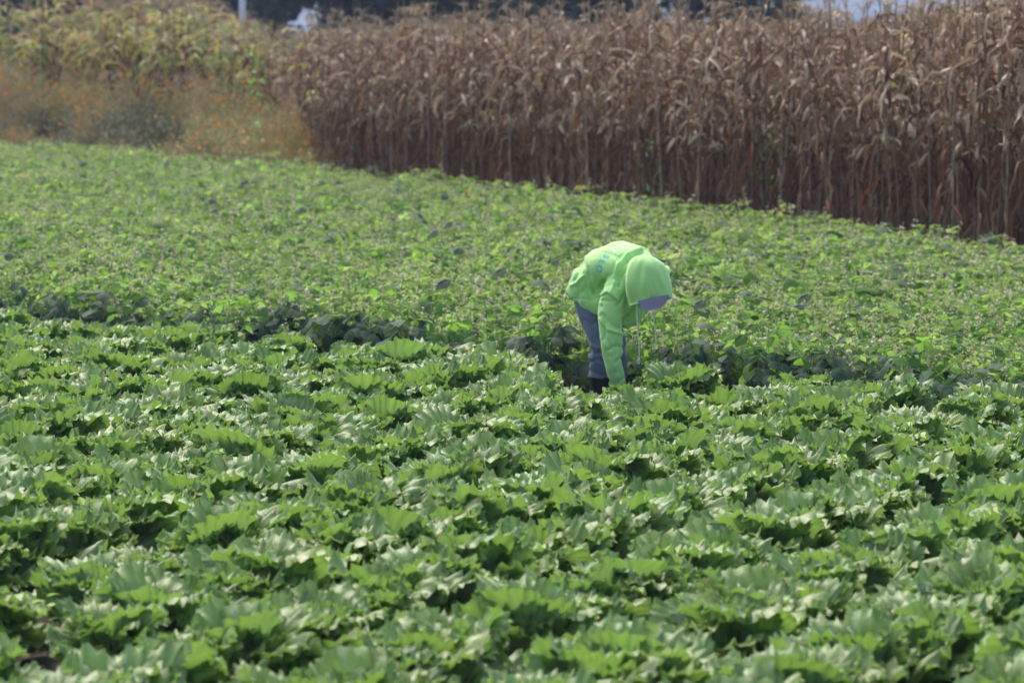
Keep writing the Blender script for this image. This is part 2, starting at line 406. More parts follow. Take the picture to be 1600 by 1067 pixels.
# ------------------------------------------------------------------ lettuces
def lettuce_leaf(seed, L, amax, e0, e1, e2, amp, cup, nr=10, nt=61, frill=1.0):
    rg = random.Random(seed); ph = [rg.uniform(0, 6.28) for _ in range(10)]
    k1 = rg.uniform(2.6, 4.6); k2 = rg.uniform(8.5, 12.0); k3 = rg.uniform(32, 40); asym = rg.uniform(-0.15, 0.15)
    N = 24; cl = [(0.0, 0.0)]; th = []
    for i in range(N + 1):
        u = i / N
        e = (e0 + (e1 - e0) * min(1, u / 0.45)) if u < 0.45 else e1 + (e2 - e1) * ((u - 0.45) / 0.55) ** 1.7
        th.append(R(e))
        if i < N: cl.append((cl[-1][0] + math.cos(R(e)) * L / N, cl[-1][1] + math.sin(R(e)) * L / N))
    def at(u):
        u = max(0.0, min(1.15, u)); f = min(N - 1e-6, u * N); i = int(f); f -= i
        x = cl[i][0] * (1 - f) + cl[i + 1][0] * f; z = cl[i][1] * (1 - f) + cl[i + 1][1] * f
        t = th[i] * (1 - f) + th[min(N, i + 1)] * f
        if u > 1: x += math.cos(t) * L * (u - 1); z += math.sin(t) * L * (u - 1)
        return x, z, t
    V = []; UV = []; rr = [0, .18, .36, .54, .68, .79, .87, .93, .97, 1.0] if nr == 10 else [0, .3, .55, .75, .88, .95, 1.0]
    nr = len(rr)
    for i, r in enumerate(rr):
        for j in range(nt):
            t = -1 + 2 * j / (nt - 1)
            edge_r = max(0.0, (r - 0.85) / 0.15)
            es = max(edge_r, max(0, (abs(t) - .86) / .14) * min(1, r * 1.5))
            sharp = (1 if j % 3 == 0 else (-.4 if j % 3 == 1 else -.25)) * (0.55 + 0.6 * math.sin(j * 1.7 + ph[7]))
            wid = amax * (0.34 + 0.66 * min(1, r * 1.6) ** 0.8)
            a = t * wid + asym * r * r
            if abs(t) > 0.97: a *= 1 + 0.06 * (1 if i % 2 else -1) * (r > 0.25)
            rho = r * (1 - 0.20 * abs(t) ** 2.8 + 0.06 * math.sin(2.2 * t + ph[0]) + 0.035 * math.sin(5 * t + ph[8])) * (1 + 0.030 * sharp * edge_r * frill)
            rho = max(rho, 0.02)
            lat = L * rho * math.sin(a); al = rho * math.cos(a * 0.85)
            m = max(r ** 2.2, abs(t) ** 3 * r)
            h = amp * m * (math.sin(k1 * t + ph[1]) + 0.50 * m * math.sin(k2 * t + ph[2] + 2.5 * r))
            h += frill * es * (0.013 * math.sin(k3 * t + ph[3] + 5 * r) + 0.006 * math.sin(k3 * 1.9 * t + ph[9]) + 0.0022 * sharp)
            h += frill * min(1, r * 1.5) * 0.005 * math.sin(k3 * t + ph[3]) * (1 - es)
            h += cup * L * (t * t) * r * 0.8 + 0.006 * math.sin(8 * t + ph[6]) * math.sin(7 * r + ph[4]) * r
            shift = 0.4 * amp * m * math.cos(k2 * t + ph[2]) + frill * es * 0.007 * math.cos(k3 * t + ph[3] + 5 * r)
            x, z, tt = at(al)
            roll = es * 0.010 * (1 + math.sin(k2 * t + ph[5]))
            V.append((x - math.sin(tt) * (h - roll), lat + shift, z + math.cos(tt) * (h - roll)))
            UV.append((t * 0.5 + 0.5, r))
    return Geo().add(V, grid_faces(nr, nt), UV)
LO = [lettuce_leaf(10 + k, 0.275, 0.76 + 0.05 * (k % 3), 12, 50 + 6 * (k % 2), -30 + 22 * k, 0.019, 0.16) for k in range(4)]
LM = [lettuce_leaf(30 + k, 0.275, 0.76 + 0.05 * (k % 3), 46, 72, -28 + 22 * k, 0.020, 0.26) for k in range(5)]
LI = [lettuce_leaf(50 + k, 0.24, 0.82, 66, 84, 10 + 26 * k, 0.020, 0.34, 7, 45) for k in range(3)]
# outlines are seen from above as the upper face: flip so that the inside of the rosette is the front face
LOm = [g.mesh('lettuce_leaf', [M['lettuce']]) for g in LO]
LMm = [g.mesh('lettuce_leaf', [M['lettuce']]) for g in LM]
LIm = [g.mesh('lettuce_leaf', [M['lettuce']]) for g in LI]
def heart_geo(seed):
    rg = random.Random(seed); g = Geo()
    for k in range(6):
        g.join(LI[k % 3], TRS((0, 0, 0.01), (0, R(rg.uniform(-14, 4)), k * 1.05 + rg.uniform(-.3, .3)), rg.uniform(0.55, 0.85)), tint=rg.random() * 0.4)
    return g
HEART = [heart_geo(k) for k in range(3)]
HEARTm = [g.mesh('heart', [M['lettuce']]) for g in HEART]
def lettuce_plan(seed):
    """(kind, variant, location, rotation, scale) for each leaf of one plant"""
    rg = random.Random(seed); out = []
    for k in range(6):
        out.append(('o', rg.randrange(4), (0, 0, 0.015), (R(rg.uniform(-12, 12)), R(rg.uniform(-10, 10)), k * 1.047 + rg.uniform(-.28, .28)), rg.uniform(0.85, 1.15)))
    for k in range(7):
        out.append(('m', rg.randrange(5), (0, 0, 0.03), (R(rg.uniform(-14, 14)), R(rg.uniform(-12, 10)), k * 0.9 + 0.5 + rg.uniform(-.3, .3)), rg.uniform(0.85, 1.14)))
    for k in range(4):
        out.append(('i', rg.randrange(3), (0, 0, 0.03), (R(rg.uniform(-8, 8)), R(rg.uniform(-8, 16)), k * 1.57 + rg.uniform(-.4, .4)), rg.uniform(0.9, 1.15)))
    return out
def lettuce_merged(seed):
    rg = random.Random(seed + 999); g = Geo(); L = {'o': LO, 'm': LM, 'i': LI}
    for kd, v, lo, ro, sc in lettuce_plan(seed):
        g.join(L[kd][v], TRS(lo, ro, sc), tint=rg.random())
    g.join(HEART[seed % 3], TRS((0, 0, 0.04), (0, 0, rg.uniform(0, 6)), 1), tint=rg.random())
    return g.mesh('lettuce_plant', [M['lettuce']])
# positions
rg = random.Random(5)
LP = []
c0 = ground(0, 1067)
ROW = 0.74
for row in range(-50, 16):
    a = row * ROW + rg.uniform(-.03, .03); s0 = rg.uniform(0, 0.33)
    for k in range(24, 136):
        s = k * 0.345 + s0
        p = BED * s + ACR * (a + rg.uniform(-0.05, 0.05)) + BED * rg.uniform(-0.05, 0.05)
        if rg.random() < 0.025: continue
        if p.y < 11.0: continue
        if p.y > edge_y(p.x) - 0.22 + (.12 if row % 2 else -.05) + rg.uniform(-0.1, 0.05): continue
        if .28 < p.x < .98 and p.y > 24.8: continue
        if abs(p.x) > p.y * 800 / F_PX + 1.6: continue
        sc = rg.uniform(1.02, 1.32) * (1.10 + 0.10 * noise.noise((p.x, p.y, 2)))
        LP.append((p.x, p.y, rg.uniform(0, 6.28), sc))
FOOT = px2w(938, 640, 26.0)
def in_view(x, y, h, top=0.0, m=40):
    px = 800 + x / y * F_PX; py = HOR + (CAM_H - h) * F_PX / y
    return -m < px < 1600 + m and py < 1067 + 60
HAND = px2w(968, 622, 25.85)
LP = [(x, y, r, s * (.78 if 0.2 < x < .95 and y > 23.3 else 1)) for x, y, r, s in LP]
LP = [l for l in LP if math.hypot(l[0] - HAND.x, l[1] - HAND.y) > 0.24 and math.hypot(l[0] - FOOT.x, l[1] - FOOT.y - 0.05) > 0.26]
LP += [(HAND.x + .02, HAND.y - .55, 1.2, .74), (HAND.x - .27, HAND.y - .75, 2.2, .66), (HAND.x + .30, HAND.y - .16, .4, .9), (HAND.x + .30, HAND.y + .17, 3.4, .9)]
vis = [l for l in LP if in_view(l[0], l[1], 0.3)]
vis.sort(key=lambda l: l[1])
near_hand = sorted(vis, key=lambda l: math.hypot(l[0] - HAND.x, l[1] - HAND.y))[:4]
indiv = [l for l in vis if l not in near_hand][:296]; NM = len(indiv); indiv += near_hand
iset = set(indiv)
MM = {'o': LOm, 'm': LMm, 'i': LIm}
LG = 'curly green lettuces growing in the beds'
d_max = indiv[NM - 1][1]
def bed_of(x, y):
    a = x * ACR.x + y * ACR.y
    return round(a / 1.28)
for n, (x, y, rz, sc) in enumerate(indiv):
    px = 800 + x / y * F_PX; py = HOR + (CAM_H - 0.15) * F_PX / y
    if n >= NM:
        q = n - NM
        lab = ['curly green lettuce touched by the bent worker’s hand', 'curly green lettuce hiding the black boot of the worker',
               'curly lettuce one place nearer than the head under the worker’s hand', 'curly lettuce at the bean edge just beside the worker’s sleeve'][q].replace('’', "'")
    elif py > 1000:
        lab = 'blurred curly lettuce in the band nearest the camera'
    elif py > 860:
        lab = 'softly blurred curly lettuce in the near beds'
    elif y < d_max - 3:
        lab = 'curly lettuce halfway up the beds'
    else:
        lab = 'crisply seen curly lettuce some rows before the worker'
    if n < NM: lab += (', left of the picture middle' if px < 620 else ', straight below the middle' if px < 980 else ', at the right-hand side')
    o = ob('lettuce', None, None, (x, y, 0.01), (0, 0, rz), sc, label=lab, category='lettuce', group=LG)
    for kd, v, lo, ro, s2 in lettuce_plan(n % 23):
        ob('leaf', MM[kd][v], o, lo, ro, s2)
    ob('heart', HEARTm[n % 3], o, (0, 0, 0.04), (0, 0, n), 1)
rest = [l for l in LP if l not in iset]
rg = random.Random(8)
scatter('lettuce_rows', [(x, y, 0.01) for x, y, r, s in rest], [(0, 0, r) for x, y, r, s in rest], [s for x, y, r, s in rest],
        [rg.randrange(8) for _ in rest], [lettuce_merged(100 + k) for k in range(8)], kind='stuff',
        label='mass of curly green lettuces filling the beds up to the bean plants', category='lettuces')

# ------------------------------------------------------------------ bean plants
def leaflet(geo, M4, L, W, seed, mi=0, tint=0.0):
    rg = random.Random(seed); nr, nt = 6, 5; V = []; UV = []
    droop = rg.uniform(0.2, 0.9); fold = rg.uniform(-0.35, 0.30)
    for i in range(nr):
        u = i / (nr - 1)
        w = W * (math.sin(math.pi * min(1, u * 0.93 + 0.04)) ** 0.75) * (1.15 - 0.45 * u) if 0 < i < nr - 1 else (W * 0.10 if i == 0 else W * 0.03)
        for j in range(nt):
            t = -1 + 2 * j / (nt - 1)
            x = L * u; z = -droop * L * u * u * 0.55
            V.append((x * (1 - 0.05 * t * t), t * w, z + fold * abs(t) * w + 0.03 * L * math.sin(5 * u + 3 * t)))
            UV.append((t * .5 + .5, u))
    g = Geo().add(V, grid_faces(nr, nt), UV, mi)
    geo.join(g, M4, tint=tint)
def trifoliate(seed, L, mi=0):
    rg = random.Random(seed); g = Geo(); P = rg.uniform(0.07, 0.13)
    e = R(rg.uniform(25, 70)); end = Vector((P * math.cos(e), 0, P * math.sin(e)))
    tube(g, [(0, 0, 0), (end.x * .6, 0, end.z * .5), tuple(end)], 0.0022, 4, 1)
    pit = R(rg.uniform(-5, 35))
    for k, a in enumerate((0, 1.45, -1.45)):
        l = L * (1.08 if k == 0 else 0.95)
        m = Matrix.Translation(end + (Vector((0.02, 0, 0.003)) if k == 0 else Vector((0, 0, 0)))) @ Euler((0, 0, a + rg.uniform(-.2, .2))).to_matrix().to_4x4() @ Euler((R(rg.uniform(-18, 18)), pit + R(rg.uniform(-20, 20)), 0)).to_matrix().to_4x4()
        leaflet(g, m, l, l * 0.40, seed * 7 + k, 0, 0.13 * k)
    return g
TF = {}
for key, L0, mk in (('old', 0.105, 'bean_old_shaded'), ('mid', 0.09, 'bean_mid'), ('young', 0.06, 'bean_young')):
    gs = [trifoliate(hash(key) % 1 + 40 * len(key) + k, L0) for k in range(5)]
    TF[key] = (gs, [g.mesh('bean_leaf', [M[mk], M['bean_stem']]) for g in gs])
MI = {'old': 0, 'mid': 1, 'young': 2}
def flower_spray(seed):
    rg = random.Random(seed); g = Geo()
    h = rg.uniform(0.08, 0.19); top = Vector((rg.uniform(-.03, .03), rg.uniform(-.03, .03), h))
    tube(g, [(0, 0, 0), (top.x * .3, top.y * .6, h * .6), tuple(top)], [0.0022, 0.002, 0.0012], 3, 0)
    for k in range(rg.randrange(7, 12)):
        u = rg.uniform(0.45, 1.02); p = Vector((top.x * u, top.y * u, h * u)) + Vector((rg.gauss(0, .008), rg.gauss(0, .008), 0))
        s = rg.uniform(0.007, 0.0135)
        for q in range(2):
            a = Vector((rg.gauss(0, 1), rg.gauss(0, 1), rg.gauss(0, 1))).normalized(); b = a.orthogonal().normalized()
            g.add([p - a * s, p + b * s * .8, p + a * s, p - b * s * .8], [(0, 1, 2, 3)], None, 1, rg.random())
    return g
FS = [flower_spray(k) for k in range(5)]
FSm = [g.mesh('flower_spray', [M['bean_stem'], M['bean_flower']]) for g in FS]
def bean_plan(seed, edge):
    """leaves of one plant: (key, variant, loc, rot, scale); then sprays"""
    rg = random.Random(seed); lv = []; sp = []
    H = rg.uniform(0.30, 0.40) + (.04 if edge else 0)
    n = 15 if edge else 12
    for k in range(n):
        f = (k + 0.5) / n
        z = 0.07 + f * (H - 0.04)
        key = 'old' if f < (0.78 if edge else 0.3) else ('mid' if f < 0.85 else 'young')  # edge plants get more old leaves, whose colour includes painted shade
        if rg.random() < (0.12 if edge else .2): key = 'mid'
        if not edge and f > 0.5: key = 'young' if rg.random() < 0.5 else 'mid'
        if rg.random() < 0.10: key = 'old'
        a = k * 2.4 + rg.uniform(-.5, .5)
        rr = 0.05 * (1 - f * .6)
        lv.append((key, rg.randrange(5), (rr * math.cos(a), rr * math.sin(a), z), (R(rg.uniform(-15, 15)), R(rg.uniform(-15, 20)) + (R(-25) if f > 0.8 else 0), a), rg.uniform(0.8, 1.2)))
    for k in range(3 if edge else 5):
        a = rg.uniform(0, 6.28); r = rg.uniform(0.0, 0.13)
        sp.append((rg.randrange(5), (r * math.cos(a), r * math.sin(a), H - 0.03 + rg.uniform(-.05, .05)), (R(rg.uniform(-15, 15)), R(rg.uniform(-15, 15)), a), rg.uniform(0.7, 1.15)))
    return H, lv, sp
def bean_stem(seed, H, geo=None, mi=0):
    rg = random.Random(seed); g = geo or Geo()
    for k in range(3):
        a = k * 2.1 + rg.uniform(-.3, .3)
        tube(g, [(0, 0, 0), (0.025 * math.cos(a), 0.025 * math.sin(a), H * .5), (0.05 * math.cos(a), 0.05 * math.sin(a), H)], [0.005, 0.004, 0.0025], 4, mi)
    return g
BSm = [bean_stem(k, 0.34).mesh('stem', [M['bean_stem']]) for k in range(3)]
def bean_merged(seed, edge, part=None):
    rg = random.Random(seed); g = Geo()
    H, lv, sp = bean_plan(seed, edge)
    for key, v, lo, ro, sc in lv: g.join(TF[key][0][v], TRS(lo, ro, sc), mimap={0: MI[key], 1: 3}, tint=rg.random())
    if part is None:
        for v, lo, ro, sc in sp: g.join(FS[v], TRS(lo, ro, sc), mimap={0: 3, 1: 4}, tint=rg.random())
        bean_stem(seed, H, g, 3)
    return g.mesh('foliage' if part else 'bean_plant', [M['bean_old_shaded'], M['bean_mid'], M['bean_young'], M['bean_stem'], M['bean_flower']])
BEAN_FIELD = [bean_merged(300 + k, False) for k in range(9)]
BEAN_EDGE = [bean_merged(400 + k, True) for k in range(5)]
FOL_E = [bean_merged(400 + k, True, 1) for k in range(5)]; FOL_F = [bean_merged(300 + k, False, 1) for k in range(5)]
rg = random.Random(17); BP = []
GAP = ground(308, 350, 0.3)
a0, a1 = -60, 40
for i in range(-110, 60):
    for k in range(40, 420):
        a = i * 0.36 + rg.uniform(-.07, .07); s = k * 0.2 + rg.uniform(-.06, .06)
        p = BED * s + ACR * a
        x, y = p.x, p.y
        if y < 18 or y > 82 or abs(x) > y * 800 / F_PX + 1.2: continue
        e = y - edge_y(x)
        if e < 0.40 + 0.16 * noise.noise((x * 2, y * 2, 0)): continue
        if corn_depth(x, y) > -0.25 and y < 60.5: continue
        if weed_depth(x, y) > -0.1 and y >= 57: continue
        if corn_depth(x, y) > -0.25 and x > -2.8: continue
        if math.hypot(x - GAP.x, (y - GAP.y) * .6) < 0.42: continue
        if math.hypot(x - FOOT.x, y - FOOT.y - 0.12) < 0.36 or (0.25 < x < .82 and y < 26.2) or (0 < x < 1.05 and y < 25.85): continue
        BP.append((x, y, e, rg.uniform(0, 6.28), rg.uniform(0.82, 1.2) * (1.0 + 0.22 * noise.noise((x * .7, y * .7, 5)) + .16 * noise.noise((x * 2.1, y * 2.1, 9)))))
bv = sorted([b for b in BP if in_view(b[0], b[1], 0.4, m=20)], key=lambda b: b[1])
# the plants of the front edge show largest: every plant within reach of the edge first
front = sorted([b for b in bv if b[2] < 1.3], key=lambda b: b[2] + 0.06 * (b[1] - 23))[:300]
fset = set(front)
for n, b in enumerate(front):
    x, y, e, rz, sc = b
    px = 800 + x / y * F_PX
    edge = e < 1.25
    if math.hypot(x - FOOT.x, y - FOOT.y) < 0.75: lab = "bushy bean plant with broad leaves right behind the bent worker's legs"
    elif edge and px < 560: lab = 'bean plant with dark blue green leaves at the shaded left stretch of the bean edge'
    elif edge and px < 900: lab = 'dark leaved bean plant at the lettuce edge, left of the worker'
    elif edge: lab = 'dark leaved bean plant at the lettuce edge, right of the worker'
    else: lab = 'bean plant with pale flower sprays just behind the front edge of the beans'
    o = ob('bean_plant', None, None, (x, y, 0), (0, 0, rz), sc, label=lab, category='bean plant', group='bean plants along the lettuce edge')
    sd2 = (400 if edge else 300) + n % 5
    H, lv, sp = bean_plan(sd2, edge)
    ob('stem', BSm[n % 3], o)
    if e < 0.85 and n < 170:
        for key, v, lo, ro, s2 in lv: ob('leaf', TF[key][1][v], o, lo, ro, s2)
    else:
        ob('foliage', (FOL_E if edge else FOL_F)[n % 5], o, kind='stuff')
    for v, lo, ro, s2 in sp[:3]: ob('flower_spray', FSm[v], o, lo, ro, s2)
rb = [b for b in BP if b not in fset]
rg = random.Random(4)
scatter('bean_field', [(b[0], b[1], 0) for b in rb], [(0, 0, b[3]) for b in rb], [b[4] for b in rb],
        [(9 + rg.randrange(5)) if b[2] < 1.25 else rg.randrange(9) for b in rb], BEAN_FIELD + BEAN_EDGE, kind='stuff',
        label='wide field of flowering bean plants between the lettuces and the maize', category='bean field')
print('lettuces', len(LP), 'beans', len(BP))

# ------------------------------------------------------------------ maize
def corn_leaf(seed, L, W, e0, p, e_end, tw, curl, ns=11):
    rg = random.Random(seed); V = []; UV = []; x = z = y = 0.0; side = rg.uniform(-1.0, 1.0)
    for i in range(ns):
        u = i / (ns - 1)
        e = R(e0 + (e_end - e0) * u ** p); az = side * u * 1.6
        w = W * min(1, 0.35 + u * 4) * max(0.04, (1 - u)) ** 0.55 * (1 - curl * 0.45 * u)
        T = tw * u + 0.5 * math.sin(6 * u + seed)
        d = Vector((math.cos(e) * math.cos(az), math.cos(e) * math.sin(az), math.sin(e)))
        lat = Vector((-math.sin(az), math.cos(az), 0)); nr = d.cross(lat)
        l2 = lat * math.cos(T) + nr * math.sin(T); n2 = nr * math.cos(T) - lat * math.sin(T)
        c = Vector((x, y, z)) + n2 * 0.010 * math.sin(15 * u + seed) + l2 * 0.010 * math.sin(11 * u + 2 * seed)
        for t in (-1, 0, 1):
            V.append(c + l2 * (t * w * (1 - 0.35 * curl)) + n2 * (abs(t) * w * (0.35 + 0.8 * curl)))
            UV.append((t * .5 + .5, u))
        s = L / (ns - 1); x += d.x * s; y += d.y * s; z += d.z * s
    return Geo().add(V, grid_faces(ns, 3), UV)
r1 = random.Random(77)
CU = [corn_leaf(k, r1.uniform(.32, .62), r1.uniform(.030, .048), r1.uniform(35, 80), r1.uniform(.25, .9), r1.uniform(-120, -75), r1.uniform(-9, 9), r1.uniform(0, .9)) for k in range(14)]
CH = [corn_leaf(20 + k, r1.uniform(.35, .65), .028, r1.uniform(-40, 30), r1.uniform(.2, .4), r1.uniform(-100, -85), r1.uniform(-4, 4), r1.uniform(.5, 1)) for k in range(8)]
CG = [corn_leaf(40 + k, r1.uniform(.55, .8), .042, r1.uniform(50, 72), r1.uniform(1.0, 1.6), r1.uniform(-75, -30), r1.uniform(-1, 1), .1) for k in range(5)]
def corn_stalk(seed, H):
    rg = random.Random(seed); g = Geo(); pts = []; rad = []
    n = 11; bx = rg.uniform(-.05, .05); by = rg.uniform(-.05, .05)
    for i in range(n):
        u = i / (n - 1); r = 0.014 * (1 - .6 * u)
        for q, rr in ((-0.012, 1), (0, 1.35), (0.012, 1)):
            pts.append((bx * u * u, by * u * u, max(-0.02, H * u + q))); rad.append(r * rr)
    return tube(g, pts, rad, 6)
def tassel(seed):
    rg = random.Random(seed); g = Geo()
    tube(g, [(0, 0, 0), (rg.uniform(-.02, .02), 0, .15), (rg.uniform(-.05, .05), 0, .3)], [.004, .005, .002], 4)
    for k in range(7):
        a = rg.uniform(0, 6.28); s = rg.uniform(.10, .2); sp = rg.uniform(.3, .9)
        tube(g, [(0, 0, .04 + k * .012), (s * .5 * sp * math.cos(a), s * .5 * sp * math.sin(a), .1 + s * .5), (s * sp * math.cos(a) * 1.3, s * sp * math.sin(a) * 1.3, .07 + s * rg.uniform(.4, .9))], [.003, .0045, .002], 3)
    return g
def husk(seed):
    rg = random.Random(seed); g = Geo(); n = 8; a = R(rg.uniform(15, 150))
    d = Vector((math.sin(a), 0, math.cos(a)))
    pts = [d * (.24 * i / (n - 1)) for i in range(n)]
    tube(g, pts, [.008, .022, .03, .032, .029, .022, .013, .003], 8)
    for k in range(4):
        c = corn_leaf(60 + seed * 5 + k, .2, .02, rg.uniform(20, 80), .8, -80, rg.uniform(-1, 1), .5, 6)
        g.join(c, TRS(d * .06, (0, 0, k * 1.57), 1))
    return g
STK = [corn_stalk(k, 2.45) for k in range(3)]; TAS = [tassel(k) for k in range(4)]; HSK = [husk(k) for k in range(4)]
mk = lambda gs, nm, mat: [g.mesh(nm, [M[mat]]) for g in gs]
CM = {'pale': mk(CU, 'maize_leaf', 'corn_pale'), 'dry': mk(CU, 'maize_leaf', 'corn_dry'), 'hang': mk(CH, 'maize_leaf', 'corn_dry'), 'rust': mk(CH, 'maize_leaf', 'corn_rust'), 'green': mk(CG, 'maize_leaf', 'corn_green')}
CS = {'pale': (CU, 0), 'dry': (CU, 1), 'hang': (CH, 1), 'rust': (CH, 2), 'green': (CG, 3)}
CMATS = [M['corn_pale'], M['corn_dry'], M['corn_rust'], M['corn_green'], M['stalk'], M['tassel'], M['husk']]
STKm = mk(STK, 'stalk', 'stalk'); TASm = mk(TAS, 'tassel', 'tassel'); HSKm = mk(HSK, 'ear', 'husk')
def corn_plan(seed, green=False):
    rg = random.Random(seed); lv = []
    n = 18
    for k in range(n):
        f = ((k + rg.uniform(.2, .8)) / n) ** .85; z = .28 + f * 2.15
        a = k * math.pi + rg.uniform(-.9, .9)
        if green: key = 'green' if (rg.random() < .42 and f > .25) else (rg.choice(['dry', 'pale', 'rust']) if f > .4 else 'hang')
        elif f > .6: key = rg.choice(['pale', 'pale', 'pale', 'dry', 'dry', 'rust'])
        elif f > .42: key = rg.choice(['pale', 'dry', 'dry', 'hang', 'hang', 'rust'])
        else: key = rg.choice(['rust', 'hang', 'hang'])
        sc = rg.uniform(.7, 1.15) * (.72 if f > .85 else 1)
        lv.append((key, rg.randrange(len(CS[key][0])), (0, 0, z), (R(rg.uniform(-12, 12)), R(rg.uniform(-15, 15)), a), sc))
    ear = (rg.randrange(4), (0, 0, rg.uniform(1.0, 1.5)), (0, 0, rg.uniform(0, 6.28)), rg.uniform(.8, 1.1)) if rg.random() < .75 else None
    return lv, ear
def corn_merged(seed, green=False):
    rg = random.Random(seed); g = Geo(); lv, ear = corn_plan(seed, green)
    g.join(STK[seed % 3], mimap={0: 4}, tint=rg.random())
    for key, v, lo, ro, sc in lv: g.join(CS[key][0][v], TRS(lo, ro, sc), mimap={0: CS[key][1]}, tint=rg.random())
    g.join(TAS[seed % 4], TRS((0, 0, 2.43), (0, 0, seed), 1), mimap={0: 5}, tint=rg.random())
    if ear: g.join(HSK[ear[0]], TRS(*ear[1:]), mimap={0: 6}, tint=rg.random())
    return g.mesh('maize_plant', CMATS)
rg = random.Random(23); CP = []
CLEN0 = (CB - CA).length
for i in range(20):                              # brown stand
    for k in range(-40, 115):
        t = k * .235 + rg.uniform(-.08, .08); w = i * (.42 if i < 4 else .62) + rg.uniform(-.12, .12) + .1
        p = CA + CDIR * t + CIN * w
        if 800 + p.x / p.y * F_PX < 490 and w < 1.5: continue
        s = rg.uniform(.93, 1.07) * (1.03 - .115 * max(0, min(1, (t - 4) / 16))) * (1 + .05 * noise.noise((t * .9, w * .9, 0)))
        if rg.random() < .07: s *= .88
        if abs(p.x) > p.y * 800 / F_PX + 1.5: continue
        CP.append((p.x, p.y, w, t, s, False))
CLEN = (CB - CA).length
for i in range(14):                              # yellow-green stand behind the weeds
    for k in range(0, 85):
        t = k * .24 + rg.uniform(-.08, .08); w = 2.2 + i * .62 + rg.uniform(-.12, .12)
        p = WA + WDIR * t + WIN * w
        if corn_depth(p.x, p.y) > -0.2 and (Vector((p.x, p.y)) - CA).dot(CDIR) < CLEN + 1: continue
        if abs(p.x) > p.y * 800 / F_PX + 1.5: continue
        CP.append((p.x, p.y, w + 1, t, rg.uniform(.98, 1.13), 800 + p.x / p.y * F_PX < 425 + rg.uniform(-30, 10)))
def crot(): return (R(rg.gauss(0, 3.2)), R(rg.gauss(0, 3.2)), rg.uniform(0, 6.28))
TOPS = [(-100, 5), (0, 5), (100, 10), (200, 0), (330, 12), (372, 52), (450, 56), (520, 50), (575, 60), (650, 40), (760, 48), (900, 54), (1000, 30), (1100, 40), (1200, 38), (1300, 42), (1400, 28), (1500, 4), (1700, -4)]
def stand_height(x, y):
    """height of the stand's top as it varies from place to place, in plant heights"""
    px = 800 + x / y * F_PX; t = float(np.interp(px, [a for a, b in TOPS], [b for a, b in TOPS]))
    return (CAM_H + (HOR - t) * min(y, 62) * .93 / F_PX) / 2.53
CP = [(c[0], c[1], c[2], c[3], stand_height(c[0], c[1]) * rg.uniform(.92, 1.07) * (1.045 if c[2] < 1 else 1.0 if c[2] < 2.2 or c[5] else .93) * (.9 if rg.random() < .08 else 1) * (1 + .07 * noise.noise((c[0] * 1.4, c[1] * 1.4, 0))), c[5], crot()) for c in CP]
cv = [c for c in CP if in_view(c[0], c[1], 1.0, m=30) and c[0] < c[1] * 800 / F_PX + .2]
front_c = sorted(cv, key=lambda c: c[2] * 9 + c[1])[:300]
cset = set(id(c) for c in front_c)
for n, c in enumerate(front_c):
    x, y, w, t, s, gr, ro3 = c; px = 800 + x / y * F_PX
    if gr: lab = 'yellowing green maize plant behind the orange flowering weeds'
    elif w < .35: lab = ('dry brown maize in the outermost row, ' + ('near the weeds at its left end' if px < 760 else 'along its middle stretch' if px < 1180 else 'at its tall right end'))
    else: lab = ('dry maize plant inside the stand, ' + ('towards the weeds' if px < 650 else 'above and left of the worker' if px < 950 else 'above and right of the worker' if px < 1250 else 'at the right-hand end'))
    o = ob('maize_plant', None, None, (x, y, 0), ro3, s, label=lab, category='maize plant', group='dry maize plants at the edge of the stand')
    sd2 = 500 + n % 29
    green1 = gr or (n % 37 == 7 and w > .35)
    lv, ear = corn_plan(sd2, green1)
    ob('stalk', STKm[n % 3], o)
    for key, v, lo, ro, s2 in lv: ob('leaf', CM[key][v], o, lo, ro, s2)
    ob('tassel', TASm[n % 4], o, (0, 0, 2.43), (0, 0, n), 1)
    if ear: ob('ear', HSKm[ear[0]], o, *ear[1:])
rc = [c for c in CP if id(c) not in cset]
rg = random.Random(31)
scatter('maize_stand', [(c[0], c[1], 0) for c in rc], [c[6] for c in rc], [c[4] for c in rc],
        [(8 + rg.randrange(4)) if c[5] else (8 if rg.random() < .03 else rg.randrange(8)) for c in rc], [corn_merged(600 + k) for k in range(8)] + [corn_merged(700 + k, True) for k in range(4)],
        kind='stuff', label='deep stand of dry brown maize behind the outer rows', category='maize field')
print('maize', len(CP))

